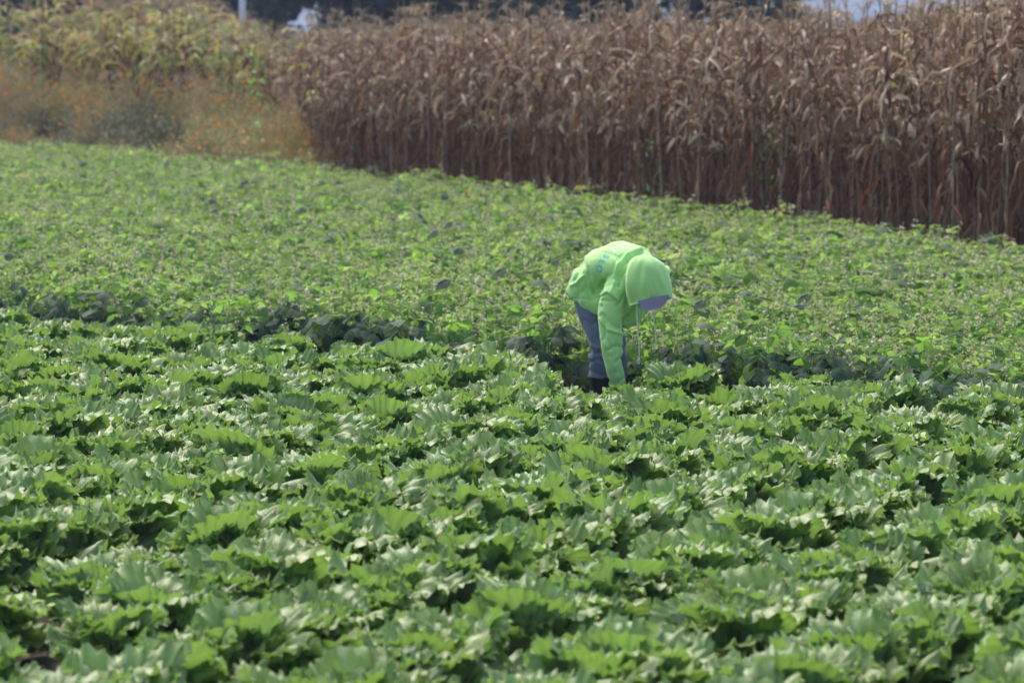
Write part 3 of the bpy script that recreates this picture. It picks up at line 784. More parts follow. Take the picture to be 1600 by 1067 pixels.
# ------------------------------------------------------------------ weeds on the left
def weed(seed, kind):
    rg = random.Random(seed); st = Geo(); fo = Geo(); fl = Geo()
    H = 1.0
    for b in range(17):
        a = rg.uniform(0, 6.28); sp = rg.uniform(.05, .5); h = H * rg.uniform(.6, 1.05)
        pts = [Vector((0.08 * math.cos(a) * rg.random(), 0.08 * math.sin(a) * rg.random(), 0))]
        for q in range(1, 5):
            u = q / 4; pts.append(Vector((sp * u ** 1.3 * math.cos(a + .3 * u), sp * u ** 1.3 * math.sin(a + .3 * u), h * u)))
        tube(st, pts, [.006, .005, .004, .003, .0015], 3, 0, rg.random())
        for q in range(75 if kind != 'dark' else 95):
            u = rg.uniform(.08 if kind != 'dry' else .25, 1.0); i = min(3, int(u * 4)); f = u * 4 - i
            p = pts[i].lerp(pts[i + 1], f) + Vector((rg.gauss(0, .055), rg.gauss(0, .055), rg.gauss(0, .04)))
            s = rg.uniform(.014, .035); asp = .3 if kind != 'dark' else .55
            A = Vector((rg.gauss(0, 1), rg.gauss(0, 1), rg.gauss(0, 1))).normalized(); B = A.orthogonal().normalized()
            fo.add([p - A * s, p + B * s * asp, p + A * s, p - B * s * asp], [(0, 1, 2, 3)], None, 0, rg.random())
        for q in range({'dry': 2, 'flower': 3, 'dark': 1}[kind]):
            u = rg.uniform(.45, 1.0) ; i = min(3, int(u * 4)); f = u * 4 - i
            p = pts[i].lerp(pts[i + 1], f) + Vector((rg.gauss(0, .07), rg.gauss(0, .07), rg.gauss(0, .05)))
            s = rg.uniform(.014, .024); tn = rg.random()
            for w in range(2):
                A = Vector((rg.gauss(0, 1), rg.gauss(0, 1), rg.gauss(0, .5))).normalized(); B = A.orthogonal().normalized()
                fl.add([p - A * s, p + B * s, p + A * s, p - B * s], [(0, 1, 2, 3)], None, 0, tn)
    m = {'dry': 'weed_dry', 'flower': 'weed_green', 'dark': 'weed_dark'}[kind]
    return st.mesh('stem', [M['weed_dry']]), fo.mesh('foliage', [M[m]], False), fl.mesh('flower', [M['orange']], False)
WM = {k: [weed(sd0 + i, k) for i in range(2)] for k, sd0 in (('dry', 1), ('flower', 20), ('dark', 40))}
WL = {'dry': 'feathery dry brown weed with few orange flowers before the yellowing maize', 'flower': 'olive green weed dotted with small orange flowers at the bean field edge',
      'dark': 'dark low leafy weed bush at the foot of the dry weeds'}
rg = random.Random(9); nW = 0
WLEN = (WB - WA).length
for i in range(4):
    for k in range(-4, 34):
        t = k * .56 + rg.uniform(-.2, .2) - 0.6 + (0.28 if i % 2 else 0); w = .2 + i * .5 + rg.uniform(-.12, .12)
        p = WA + WDIR * t + WIN * w
        px = 800 + p.x / p.y * F_PX
        if px < -60 or px > 505 - i * 12: continue
        if i == 0: kd = rg.choice(['flower', 'flower', 'dark', 'dry']); h = rg.uniform(.5, .95)
        elif i == 1: kd = rg.choice(['dry', 'flower', 'dark']); h = rg.uniform(.9, 1.35)
        else: kd = rg.choice(['dry', 'dry', 'flower']); h = rg.uniform(1.3, 1.95)
        if 200 < px < 262 and i in (0, 1, 2): kd = 'dark'; h = min(1.4, h + .2)
        if px > 300 and i < 2 and rg.random() < .75: kd = 'flower'; h = rg.uniform(.85, 1.15) if i == 0 else rg.uniform(1.0, 1.4)
        if px < 150 and i < 2: kd = rg.choice(['dark', 'dark', 'dry'])
        if px > 400: h *= max(.78, 1 - (px - 400) / 300)
        o = ob('weed', None, None, (p.x, p.y, 0), (0, 0, rg.uniform(0, 6.28)), (1.15, 1.15, h), label=WL[kd], category='weed', group='tall weeds at the left field edge')
        a, b, c = WM[kd][rg.randrange(2)]
        ob('stem', a, o); ob('foliage', b, o, kind='stuff'); ob('flowers', c, o, kind='stuff')
        nW += 1

# ------------------------------------------------------------------ climber, sprouts, yellow flowers, stakes, pole
def climber(seed, H, n):
    rg = random.Random(seed); st = Geo(); fo = Geo()
    pts = [Vector((.05 * math.sin(u * 9), .05 * math.cos(u * 9), H * u)) for u in np.linspace(0, 1, 16)]
    tube(st, pts, .004, 4)
    for k in range(n):
        u = rg.uniform(.35, 1); p = Vector((rg.gauss(0, .09), rg.gauss(0, .09), H * u))
        leaflet(fo, TRS(p, (R(rg.uniform(-40, 40)), R(rg.uniform(10, 80)), rg.uniform(0, 6.28)), 1), rg.uniform(.05, .08), .026, k, 0, rg.random())
    return st.mesh('stem', [M['bean_stem']]), fo.mesh('foliage', [M['bean_mid']])
for px, base, H, lab in ((1204, 336, 1.95, 'green leafy vine climbing the brown maize right of the middle'), (1020, 318, 1.2, 'thin green vine on the brown maize above the worker'),
                         (402, 262, 2.3, 'green leafy vine on the maize beside the weeds')):
    p = ground(px, base, 0.35); a, b = climber(px, H, 60)
    o = ob('climbing_vine', None, None, (p.x, p.y - .02, 0), label=lab, category='vine'); ob('stem', a, o); ob('foliage', b, o, kind='stuff')
def sprout(seed):
    rg = random.Random(seed); st = Geo(); H = .33
    tube(st, [(0, 0, 0), (.01, 0, H * .5), (.0, .01, H)], [.004, .003, .002], 5)
    ls = []
    for k in range(6):
        g = Geo(); leaflet(g, Matrix.Identity(4), rg.uniform(.05, .08), .022, seed + k)
        ls.append((g.mesh('leaf', [M['sprout']]), (0, 0, H * (.65 + .06 * k)), (0, R(rg.uniform(-50, -5)), k * 2.4)))
    return st.mesh('stem', [M['bean_stem']]), ls
for px, py, lab in ((778, 965, 'lime green weed sprout in the dark furrow at the bottom middle'), (72, 925, 'lime green weed sprout at the lower left among lettuces'),
                    (138, 872, 'small lime green weed leaf above the lower left lettuces'), (8, 808, 'lime green weed sprout at the left border of the lettuces'),
                    (915, 705, 'lime green weed sprout among lettuces right below the worker'), (858, 638, 'lime green weed sprout left of the worker\'s boots'),
                    (1590, 668, 'lime green weed sprout near the right border behind the lettuces'), (1375, 855, 'lime green weed sprout among the lettuces at lower right')):
    p = ground(px, py, 0.33); a, ls = sprout(px)
    o = ob('weed_sprout', None, None, (p.x, p.y, 0), label=lab, category='sprout'); ob('stem', a, o)
    for me, lo, ro in ls: ob('leaf', me, o, lo, ro)
def yflower(seed):
    rg = random.Random(seed); st = Geo(); fl = Geo(); H = .62
    for k in range(4):
        x, y = rg.uniform(-.06, .06), rg.uniform(-.06, .06); h = H * rg.uniform(.85, 1.05)
        tube(st, [(0, 0, 0), (x * .4, y * .4, h * .6), (x, y, h)], .002, 3)
        for q in range(6):
            p = Vector((x, y, h)) + Vector((rg.gauss(0, .012), rg.gauss(0, .012), rg.gauss(0, .012))); s = .014
            A = Vector((rg.gauss(0, 1), rg.gauss(0, 1), rg.gauss(0, 1))).normalized(); B = A.orthogonal().normalized()
            fl.add([p - A * s, p + B * s * .7, p + A * s, p - B * s * .7], [(0, 1, 2, 3)])
    return st.mesh('stem', [M['bean_stem']]), fl.mesh('flowers', [M['yellow']], False)
YF = [yflower(k) for k in range(3)]
for i, (px, py, lab) in enumerate(((1052, 400, "yellow flowering weed right beside the worker's far shoulder"), (38, 280, 'yellow flowering weed at the far left of the bean field'),
                    (730, 302, 'yellow flowering weed in the beans before the middle of the maize'), (1216, 334, 'yellow flowering weed at the foot of the maize'),
                    (908, 300, 'green weed with yellow buds at the maize edge above the worker'))):
    p = ground(px, py, 0.58); o = ob('yellow_flower', None, None, (p.x, p.y, 0), label=lab, category='wildflower')
    ob('stem', YF[i % 3][0], o); ob('petals', YF[i % 3][1], o)
def box_geo(w, d, h, bev=.004):
    g = Geo(); V = []; 
    prof = [(-w/2, -d/2), (w/2, -d/2), (w/2, d/2), (-w/2, d/2)]
    for z, k in ((-.1, 1), (h - bev, 1), (h, .8), (h, .001)):
        for x, y in prof: V.append((x * k, y * k, z))
    return g.add(V, grid_faces(4, 4, True))
for px, py, w, h, lab in ((1423, 648, .038, .36, 'reddish brown wooden stake standing upright where lettuces meet beans at the right'),
                          (1512, 640, .040, .34, 'short reddish stake half hidden by lettuce near the right border'),
                          (745, 572, .036, .38, 'brown wooden stake at the bean edge left of the worker'),
                          (694, 572, .034, .35, 'low brown stake top in the beans further left of the worker')):
    p = ground(px, py, 0.0)
    p = ground(px, py, 0.12)
    o = ob('stake', box_geo(w, w * .7, h).mesh('stake', [M['stake']], False), None, (p.x, p.y, 0), (R(2), R(-1.5), .2), label=lab, category='stake')
pp = Vector(((378 - 800) * 82 / F_PX, 82, 0))
g = Geo(); tube(g, [(0, 0, -.2), (0, 0, 3.0), (0, 0, 6)], [.075, .07, .06], 12)
ob('pole', g.mesh('pole', [M['pole']]), None, pp, (0, R(.6), 0), label='tall white pole rising behind the yellowing maize at the upper left', category='pole')

# ------------------------------------------------------------------ the worker
D0 = 26.0
def P(px, py, dy=0.0): return px2w(px, py, D0 + dy)
def ring_tube(V, F, rings, n=24):
    """rings: (centre, axis_a * ra, axis_b * rb); closed lofted body appended to V, F"""
    base = len(V)
    for c, a, b in rings:
        for k in range(n):
            t = 2 * math.pi * k / n; V.append(c + a * math.cos(t) + b * math.sin(t))
    for i in range(len(rings) - 1):
        for k in range(n):
            p = base + i * n + k; q = base + i * n + (k + 1) % n
            F.append((p, q, q + n, p + n))
    F.append(tuple(base + k for k in reversed(range(n))))
    F.append(tuple(base + (len(rings) - 1) * n + k for k in range(n)))
def limb(V, F, pts, n=20, ends=True):
    """pts: (centre, radius); rounded ends"""
    pts = [(Vector(p), r) for p, r in pts]
    if ends:
        d0 = (pts[0][0] - pts[1][0]).normalized(); d1 = (pts[-1][0] - pts[-2][0]).normalized()
        p0, r0 = pts[0]; p1, r1_ = pts[-1]
        pre = [(p0 + d0 * r0 * math.sin(a), r0 * math.cos(a)) for a in (R(80), R(55), R(28))]
        post = [(p1 + d1 * r1_ * math.sin(a), r1_ * math.cos(a)) for a in (R(28), R(55), R(80))]
        pts = pre + pts + post
    rings = []; a = None
    for i, (p, r) in enumerate(pts):
        d = (pts[min(i + 1, len(pts) - 1)][0] - pts[max(i - 1, 0)][0]).normalized()
        a = d.orthogonal().normalized() if a is None else (a - d * a.dot(d)).normalized()
        rings.append((p, a * r, d.cross(a) * r))
    ring_tube(V, F, rings, n)
def ball(V, F, c, rx, ry, rz, rot=None, n=16):
    rot = rot or Matrix.Identity(3); rings = []
    for i in range(1, 12):
        t = math.pi * i / 12; z = -math.cos(t); r = math.sin(t)
        rings.append((c + rot @ Vector((0, 0, rz * z)), rot @ Vector((rx * r, 0, 0)), rot @ Vector((0, ry * r, 0))))
    ring_tube(V, F, rings, n)
def remeshed(name, V, F, voxel, smooth, mats, disp=None, keep=None):
    me = bpy.data.meshes.new('tmp'); me.from_pydata([tuple(v) for v in V], [], F)
    o = bpy.data.objects.new('tmp', me); C.objects.link(o)
    m = o.modifiers.new('r', 'REMESH'); m.mode = 'VOXEL'; m.voxel_size = voxel; m.adaptivity = 0
    s = o.modifiers.new('s', 'SMOOTH'); s.factor = 0.5; s.iterations = smooth
    dg = bpy.context.evaluated_depsgraph_get(); dg.update()
    out = bpy.data.meshes.new_from_object(o.evaluated_get(dg))
    bpy.data.objects.remove(o); bpy.data.meshes.remove(me)
    out.name = name
    if disp:
        N = [v.normal.copy() for v in out.vertices]
        for v, nn in zip(out.vertices, N): v.co += nn * disp(v.co, nn)
    out.materials.clear()
    for mt in mats: out.materials.append(mt)
    for p in out.polygons: p.use_smooth = True
    out.update()
    return out
ORG = P(940, 640, 0.08); ORG.z = 0.0
def local(me):
    me.transform(Matrix.Translation(-ORG)); me.update(); return me
FW = Vector((0.66, -0.75, 0)).normalized()
LATR = Vector((-0.72, -0.60, -0.36)).normalized()     # towards the person's own right, which is lowered
up = Vector((0, 0, 1))
S = [P(914, 459, .20), P(926, 438, .14), P(942, 417, .07), P(962, 409, -.01), P(983, 415, -.10), P(1000, 428, -.19)]
RSH, REL, RWR, RHD = P(957, 458, -.24), P(954, 535, -.26), P(967, 604, -.20), P(969, 622, -.18)
LSH, LEL, LWR = P(1033, 421, .03), P(1002, 478, .0), P(960, 498, .04)
HIPR, KNR, ANR = P(917, 466, .13), P(937, 535, .02), P(938, 606, .04)
HIPL, KNL, ANL = P(940, 462, .26), P(960, 530, .16), P(962, 598, .2)
HEAD = P(1010, 443, -.34)
HR = Matrix.Rotation(0.0, 3, 'X')
# body
V, F = [], []
def torso(V, F, ra, rb, off=0.0):
    rings = []
    for i, c in enumerate(S):
        d = (S[min(i + 1, 5)] - S[max(i - 1, 0)]).normalized()
        la = (LATR - d * LATR.dot(d)).normalized(); do = la.cross(d)
        if do.z < 0: do = -do
        rings.append((c - do * off, la * ra[i], do * rb[i]))
    ring_tube(V, F, rings, 28)
torso(V, F, [.14, .145, .14, .15, .16, .12], [.10, .10, .095, .10, .10, .08])
limb(V, F, [(RSH, .05), (REL, .038), (RWR, .026)]); limb(V, F, [(LSH, .05), (LEL, .038), (LWR, .026)])
limb(V, F, [(HIPR, .08), (KNR, .055), (ANR, .038), (P(940, 634, .03), .035)]); limb(V, F, [(HIPL, .08), (KNL, .055), (ANL, .038), (P(964, 626, .18), .035)])
limb(V, F, [(S[5], .06), (HEAD, .055)])
ball(V, F, HEAD, .075, .09, .105, Matrix.Rotation(R(-25), 3, 'X'))
FD = (Vector((0.15, -0.25, -0.95))).normalized()       # the face looks down
ball(V, F, HEAD + FD * .085 + Vector((0, .03, 0)), .05, .045, .05)
limb(V, F, [(HEAD + FD * .10, .014), (HEAD + FD * .128 + Vector((0, -.005, 0)), .012)])
for sx in (-1, 1):
    ball(V, F, HEAD + Vector((sx * .076, .02, -.02)), .012, .022, .03)
    ball(V, F, HEAD + FD * .098 + Vector((sx * .03, -.025, 0)), .013, .013, .01)
for z in (-.5, .5): limb(V, F, [(HEAD + FD * .118 + Vector((-.02, .042 + z * .012, 0)), .006), (HEAD + FD * .118 + Vector((.02, .042 + z * .012, 0)), .006)], 8)
def hand(V, F, wr, dirv, palm_n, side):
    dirv = dirv.normalized(); lat = dirv.cross(palm_n).normalized(); pn = lat.cross(dirv).normalized()
    rings = []
    for u, a, b in ((-.01, .022, .018), (.02, .030, .016), (.05, .038, .014), (.075, .039, .013), (.088, .034, .010)):
        rings.append((wr + dirv * u, lat * a, pn * b))
    ring_tube(V, F, rings, 16)
    for k, (o, l) in enumerate(((-.030, .062), (-.010, .075), (.010, .070), (.030, .054))):
        b0 = wr + dirv * .072 + lat * o
        d1 = (dirv + lat * o * 3 + pn * .25).normalized(); d2 = (dirv + pn * .9).normalized(); d3 = (dirv * .4 + pn * 1.1).normalized()
        p1 = b0 + d1 * l * .5; p2 = p1 + d2 * l * .35; p3 = p2 + d3 * l * .28
        limb(V, F, [(b0, .0095), (p1, .0088), (p2, .008), (p3, .007)], 10)
    t0 = wr + dirv * .022 + lat * side * .024; t1 = t0 + (dirv * .6 + lat * side * .9 + pn * .4).normalized() * .042; t2 = t1 + (dirv * .9 + lat * side * .2 + pn * .7).normalized() * .032
    limb(V, F, [(t0, .013), (t1, .0105), (t2, .009)], 10)
hand(V, F, RWR, (RHD - RWR) + Vector((0, 0, -.02)), Vector((.6, -.6, .1)), 1)
hand(V, F, LWR, Vector((-.6, -.2, -.7)), Vector((.2, .3, -.7)), -1)
person = ob('person', local(remeshed('person', V, F, .0055, 2, [M['skin']])), None, ORG,
            label='bent over worker in a lime green hoodie, jeans and black boots picking among the lettuces', category='person')
# hoodie
V, F = [], []
torso(V, F, [.165, .185, .19, .195, .195, .15], [.125, .145, .145, .140, .130, .11], off=.005)
BELLY = [P(918, 452, .16), P(938, 470, .06), P(962, 470, -.03)]
limb(V, F, [(BELLY[0], .125), (P(928, 464, .06), .115), (BELLY[1], .115), (BELLY[2], .11)])
def mid(a, b, f, o=Vector((0, 0, 0))): return a.lerp(b, f) + o
limb(V, F, [(P(970, 442, -.17), .10), (P(957, 464, -.23), .095), (P(954, 490, -.25), .087), (P(955, 525, -.26), .078), (P(957, 555, -.25), .071), (P(962, 585, -.22), .058), (P(967.5, 605, -.20), .044), (P(969, 614, -.19), .039)], 24)
limb(V, F, [(P(1008, 424, -.06), .105), (P(1027, 427, 0), .098), (P(1020, 450, .03), .085), (P(1000, 476, .03), .078), (P(985, 494, .02), .072), (P(970, 502, .02), .056)], 24)
limb(V, F, [(S[4], .12), (P(1000, 434, -.24), .115), (P(1006, 441, -.30), .10)], 24)
CREASE = [  # (photo points of the fold, half width in m, height in m)
    ([(905, 398), (911, 416), (922, 441), (932, 462)], .016, -.016), ([(899, 402), (904, 420), (913, 443), (924, 466)], .020, -.010),
    ([(1005, 393), (984, 402), (971, 418), (965, 436)], .012, -.013), ([(1000, 388), (980, 397), (966, 413), (960, 433)], .012, .008),
    ([(1010, 402), (993, 405), (978, 417), (971, 431), (967, 447)], .010, -.013), ([(932, 465), (948, 459), (961, 469), (968, 475), (976, 461)], .007, -.010),
    ([(932, 462), (948, 456), (962, 466)], .008, .006), ([(938, 498), (949, 514), (972, 522)], .009, .009), ([(941, 492), (954, 508), (973, 515)], .013, -.008),
    ([(950, 547), (962, 541), (974, 543)], .013, -.008), ([(940, 530), (956, 552), (962, 575)], .016, .005), ([(962, 566), (975, 558)], .012, -.006), ([(953, 560), (966, 590)], .010, .004),
    ([(966, 598), (976, 590)], .008, -.005), ([(940, 478), (946, 500), (944, 530)], .012, -.008), ([(980, 492), (972, 500), (974, 512)], .008, -.010),
    ([(960, 440), (955, 455), (968, 472)], .010, .008), ([(950, 430), (940, 445), (938, 458)], .014, -.007), ([(893, 446), (903, 441), (909, 432)], .010, .009),
    ([(897, 438), (903, 426), (904, 410)], .010, -.008), ([(1030, 400), (1040, 412), (1043, 425)], .010, -.006), ([(918, 395), (935, 388), (955, 384)], .02, -.004)]
def seg_d(px, pz, a, b):
    vx, vz = b[0] - a[0], b[1] - a[1]; t = max(0, min(1, ((px - a[0]) * vx + (pz - a[1]) * vz) / (vx * vx + vz * vz)))
    return math.hypot(px - a[0] - vx * t, pz - a[1] - vz * t)
TXT = P(952, 400, -.08)
def creases(co, nn, lines=None):
    if nn.y > .35: return 0.0
    k = D0 / co.y; x = co.x * k; z = CAM_H + (co.z - CAM_H) * k; d = 0.0
    for pl, w, h in (lines or CREASE_W):
        m = min(seg_d(x, z, a, b) for a, b in zip(pl, pl[1:]))
        if m < 3 * w: d += 1.5 * h * math.exp(-(m / w) ** 2)
    return d
CREASE_W = [([(P(*q).x, P(*q).z) for q in pl], w, h) for pl, w, h in CREASE]
def nz(p, s, o=0): return noise.noise((p.x * s + o, p.y * s, p.z * s))
shr, wrr = RSH, RWR
def hood_disp(co, nn):
    d = 0.0
    # sleeve folds across the arm
    if co.z < .74 and abs(co.y - (D0 - .24)) < .16 and co.x < P(982, 500).x:
        q = (co.z * 34 + co.x * 16 + 2.5 * nz(co, 6)) ; m = min(1, max(0, (.74 - co.z) / .1))
        d += .003 * m * (math.sin(q) * max(0, .3 + nz(co, 5, 9)))
        d += .001 * m * (1 - abs(2 * ((co.z * 6.1 + co.x * 3) % 1) - 1)) ** 3 * max(0, .35 + nz(co, 4, 3))
    # long drapes over the back and side
    w = nz(co, 5, 1.0); q = (co.x * 13 + co.z * 17 - co.y * 7) + 3.2 * w
    d += .0075 * math.sin(q) * max(0, .35 + nz(co, 3.2, 4)) * (1 if nn.z < .75 else .35)
    calm = 1 - .85 * math.exp(-((co - TXT).length / .13) ** 4)
    r1_ = (1 - abs(noise.noise((co.x * 10 + co.z * 3 + 3, co.y * 7, co.z * 4.5 - co.x * 2))) * 5) * calm; r2_ = (1 - abs(nz(co, 17, 8)) * 5) * calm
    d += .004 * nz(co, 14) - .005 * max(0, r1_) * (.4 if nn.z > .8 else 1) - .0012 * max(0, r2_) + creases(co, nn)
    # armhole seam
    s = (co - P(953, 470, -.26)).dot((REL - RSH).normalized())
    if abs(s) < .012 and co.x < P(972, 400).x and co.z < .86: d -= .006 * (1 - abs(s) / .012)
    sl = (co - P(1040, 432, .0)).dot((LEL - LSH).normalized())
    if abs(sl) < .012 and co.x > P(1030, 400).x: d -= .006 * (1 - abs(sl) / .012)
    return d
hm = remeshed('hoodie', V, F, .0065, 5, [M['hoodie']], hood_disp)
# text on the back, laid onto the cloth
bvh = BVHTree.FromPolygons([v.co.copy() for v in hm.vertices], [tuple(p.vertices) for p in hm.polygons])
camv = Vector((0, 0, CAM_H))
LET = [('I', 977, 381.5), ('C', 968, 387), ('E', 957.5, 392), ('S', 946.8, 400.5), ('L', 940, 409), ('O', 935.6, 420)]
hits = []
for ch, px, py in LET:
    tgt = P(px, py, 0); h = bvh.ray_cast(camv, (tgt - camv).normalized())
    hits.append((h[0], h[1]))
letters = []
for k, (ch, px, py) in enumerate(LET):
    h, nn = hits[k]
    if h is None: print('no hit', ch); continue
    a = hits[max(0, k - 1)][0] or h; b = hits[min(5, k + 1)][0] or h
    rd = (b - a); rd = (rd - nn * rd.dot(nn)).normalized(); upv = nn.cross(rd).normalized()
    cu = bpy.data.curves.new('t', 'FONT'); cu.body = ch; cu.size = .072; cu.align_x = 'CENTER'; cu.align_y = 'CENTER'; cu.offset = .0004; cu.resolution_u = 6
    to = bpy.data.objects.new('t', cu); C.objects.link(to); dg = bpy.context.evaluated_depsgraph_get(); dg.update()
    tm = bpy.data.meshes.new_from_object(to.evaluated_get(dg)); bpy.data.objects.remove(to)
    import bmesh
    bm = bmesh.new(); bm.from_mesh(tm); bmesh.ops.triangulate(bm, faces=bm.faces[:])
    for _ in range(2): bmesh.ops.subdivide_edges(bm, edges=[e for e in bm.edges if e.calc_length() > .008], cuts=1, use_grid_fill=True)
    bmesh.ops.triangulate(bm, faces=bm.faces[:])
    for v in bm.verts:
        q = h + rd * v.co.x + upv * v.co.y
        hit = bvh.ray_cast(q + nn * .06, -nn)
        loc, no = (hit[0], hit[1]) if hit[0] is not None else bvh.find_nearest(q)[:2]
        v.co = loc + no * .0022
    tm.clear_geometry(); bm.to_mesh(tm); bm.free(); tm.materials.clear(); tm.materials.append(M['print_white' if k < 3 else 'print_blue'])
    letters.append(('printed_letter', local(tm), 'white printed letter' if k < 3 else 'blue printed letter'))
hoodie = ob('hoodie', local(hm), person)
for nm, tm, lb in letters: ob(nm, tm, hoodie, label=lb)
# ribbed hem
V, F = [], []
d = (S[1] - S[0]).normalized(); la = (LATR - d * LATR.dot(d)).normalized(); do = la.cross(d); do = do if do.z > 0 else -do
# hood: a shell, open below
prof = [(398, 1004, 2), (400, 1004.5, 11), (404, 1005, 18.5), (410, 1006, 25), (418, 1007.5, 30), (427, 1009, 32.5), (438, 1010, 35.5), (449, 1012, 36.5), (459, 1014.5, 35.5), (466, 1016, 34), (470, 1016.5, 33.4), (471.5, 1016.5, 33.9), (473, 1016.5, 33.2)]
n = 40; V = []; F = []
for i, (py, px, r) in enumerate(prof):
    c = P(px, py, -.36 + .02 * i / 12); rr = r / 231.0
    for k in range(n):
        t = 2 * math.pi * k / n; ca, sa = math.cos(t), math.sin(t)
        tilt = .20 * min(1, i / 7)
        v = c + Vector((rr * ca, rr * .98 * sa, rr * ca * tilt - .02 * sa * min(1, i / 8)))
        if i < 11:
            v.z += .010 * math.exp(-((ca + .05) / .12) ** 2) * (sa < 0) * (1 - i / 11)
            fold = .011 * math.sin(5 * t + i * .5) * (i / 11) * (noise.noise((ca * 2, sa * 2, i * .25)) + .3)
            v += Vector((ca, sa, 0)) * (fold + .016 * noise.noise((ca * 1.6 + 4, sa * 1.6, i * .22)) - .008 * max(0, 1 - 4 * abs(noise.noise((ca * 2.2 + 9, sa * 2.2, i * .3)))))
            if sa < .2:
                d1 = math.hypot((ca + .30) * .7, (i - 4.5) * .12); v += Vector((ca, sa, 0)) * (-.012 * math.exp(-(((ca + .25) + (i - 5) * .07) / .10) ** 2) * math.exp(-((i - 5) / 2.5) ** 2))
                v += Vector((ca, sa, 0)) * (.010 * math.exp(-(((ca + .02) + (i - 5) * .05) / .09) ** 2) * math.exp(-((i - 4) / 2.5) ** 2) - .014 * math.exp(-(((ca - .42) - (i - 6) * .06) / .08) ** 2) * math.exp(-((i - 7) / 2.5) ** 2))
            seam = abs(ca - .12); 
            if seam < .07 and sa < 0: v += Vector((ca, sa, 0)) * (-.004)
        V.append(v)
m0 = len(V)
for i in range(len(prof) - 1):
    for k in range(n):
        a = i * n + k; b = i * n + (k + 1) % n; F.append((a, b, b + n, a + n))
F.append(tuple(reversed(range(n))))
ctr = P(1010, 440, -.35)
V += [ctr + (v - ctr) * .955 for v in V[:m0]]
for i in range(len(prof) - 1):
    for k in range(n):
        a = m0 + i * n + k; b = m0 + i * n + (k + 1) % n; F.append((a, a + n, b + n, b))
L_ = (len(prof) - 1) * n
for k in range(n): F.append((L_ + k, L_ + (k + 1) % n, m0 + L_ + (k + 1) % n, m0 + L_ + k))
me = bpy.data.meshes.new('hood'); me.from_pydata([tuple(v) for v in V], [], F); me.materials.append(M['hoodie'])
for p in me.polygons: p.use_smooth = True
hd = ob('hood', local(me), hoodie)
sm = hd.modifiers.new('s', 'SUBSURF'); sm.levels = 1; sm.render_levels = 2
# hood drawcords
for (x0, y0, x1, y1) in ((996.5, 474, 998, 562), (1022, 480, 1023.5, 539)):
    g = Geo(); p0, p1 = P(x0, y0, -.44), P(x1, y1, -.44)
    pts = [p0.lerp(p1, u) + Vector((.006 * math.sin(u * 4 + x0), 0, 0)) for u in np.linspace(0, 1, 14)]
    tube(g, pts, .0036, 8)
    dn = (p1 - p0).normalized()
    tube(g, [p1 - dn * .012, p1 - dn * .004, p1 + dn * .006, p1 + dn * .014], [.004, .009, .009, .004], 8)
    tube(g, [p1 + dn * .012, p1 + dn * .024, p1 + dn * .03], [.004, .0085, .003], 8)
    ob('drawcord', local(g.mesh('drawcord', [M['cord']])), hoodie)
# cap
V, F = [], []
ball(V, F, HEAD + Vector((.01, -.01, -.005)), .098, .105, .11)
cap = ob('cap', local(remeshed('cap', V, F, .01, 2, [M['cap']])), person)
g = Geo(); nu, nv = 25, 9; V = []; UV = []
bl, br = P(995, 471, -.475), P(1047, 460, -.475); bc = (bl + br) / 2; wx = (br - bl) / 2; ex = Vector((.0, -.30, -.95)).normalized(); nn = Vector((0, -.95, .30)).normalized()
for s_ in (0, 1):
    for j in range(nv):
        v = j / (nv - 1)
        for i in range(nu):
            u = -1 + 2 * i / (nu - 1)
            ext = .084 * (1 - abs(u) ** 3.0) ** .5 * v
            bow = .018 * (1 - u * u)
            w_ = wx * u * (1 - .10 * v)
            V.append(bc + w_ + ex * (ext + 0.0) + nn * (bow - .0035 * s_ + .0012 * math.sin(v * 20)))
g.add(V, grid_faces(nv, nu) + [tuple(x + nu * nv for x in f) for f in grid_faces(nv, nu)])
L2 = [(nv - 1) * nu + i for i in range(nu)]
g.F[-1] = np.vstack([g.F[-1], [(a, b, b + nu * nv, a + nu * nv) for a, b in zip(L2, L2[1:])]]); g.mi[-1] = np.zeros(len(g.F[-1]), int)
ob('visor', local(g.mesh('visor', [M['cap']])), cap)
V, F = [], []
limb(V, F, [(HEAD + Vector((0, .04, 0)), .085), (HEAD + Vector((0, .05, -.05)), .075)])
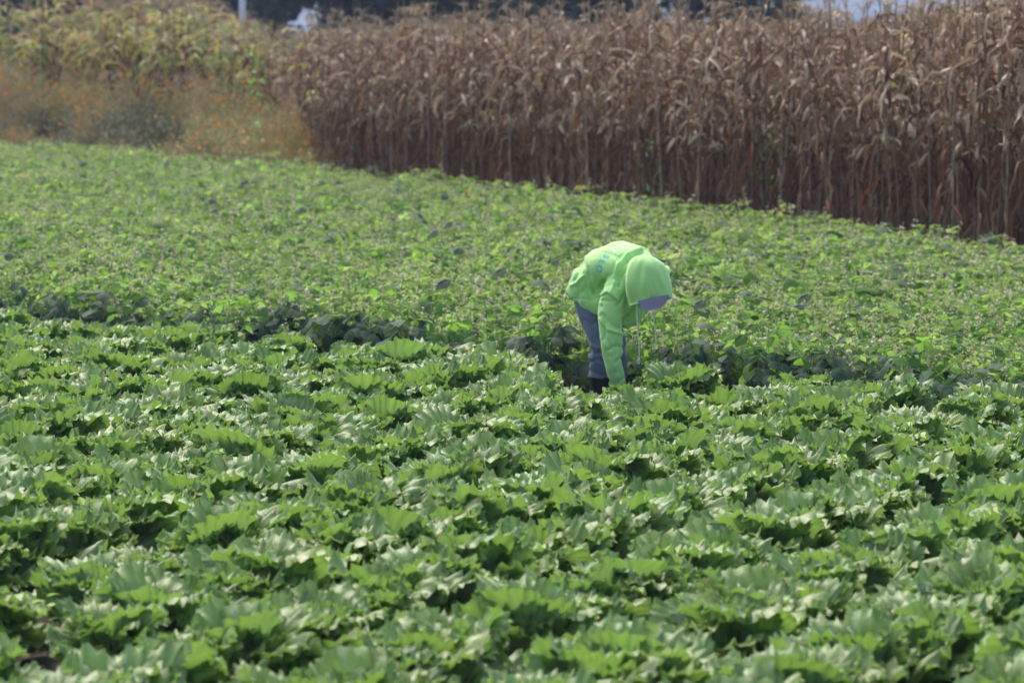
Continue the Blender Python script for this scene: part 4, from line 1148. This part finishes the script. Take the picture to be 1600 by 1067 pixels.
ob('hair', local(remeshed('hair', V, F, .01, 1, [M['hair']])), person)
# jeans
V, F = [], []
limb(V, F, [(P(913, 457, .17), .088), (P(930, 460, .22), .095)], 24)
limb(V, F, [(HIPR, .095), (P(922, 488, .10), .086), (P(934, 520, .04), .080), (P(940, 538, .02), .077), (P(939, 560, .03), .079), (P(938.5, 580, .04), .083), (P(938, 590, .04), .082)], 24, False)
limb(V, F, [(HIPL, .105), (P(947, 495, .22), .092), (P(960, 530, .16), .080), (P(963, 555, .17), .074), (P(963, 590, .2), .076)], 24, False)
JC = [([(903, 468), (914, 495), (924, 522), (927, 560)], .008, .006), ([(919, 545), (930, 553), (944, 550)], .010, -.012), ([(920, 538), (934, 544), (946, 540)], .010, .010),
      ([(921, 566), (934, 561), (946, 566)], .010, -.010), ([(921, 558), (938, 570)], .009, .008), ([(919, 578), (938, 586), (950, 584)], .010, -.009),
      ([(920, 588), (940, 591)], .008, .006), ([(912, 500), (926, 506), (934, 500)], .012, -.008), ([(975, 535), (980, 550)], .01, -.008)]
JC = [([(P(*q).x, P(*q).z) for q in pl], w, h) for pl, w, h in JC]
def jd(co, nn):
    q = co.z * 55 + co.x * 20 + 3 * nz(co, 7)
    kn = math.exp(-((co.z - .45) / .10) ** 2) + .8 * math.exp(-((co.z - .24) / .07) ** 2) + .35
    return .0015 * math.sin(q) * kn * max(0, .5 + nz(co, 6, 2)) + .004 * nz(co, 12) + .6 * creases(co, nn, JC)
ob('jeans', local(remeshed('jeans', V, F, .008, 2, [M['denim']], jd)), person)
# boots
for an, to in ((ANR, .0), (ANL, .0)):
    V, F = [], []
    f = FW; an0 = Vector((an.x, an.y, 0))
    limb(V, F, [(an0 + up * .23, .066), (an0 + up * .15, .058), (an0 + up * .08, .05)], 20, False)
    limb(V, F, [(an0 + up * .045 - f * .04, .045), (an0 + up * .045 + f * .06, .048), (an0 + up * .04 + f * .15, .04)], 20)
    ob('boot', local(remeshed('boot', V, F, .008, 2, [M['boot']])), person)
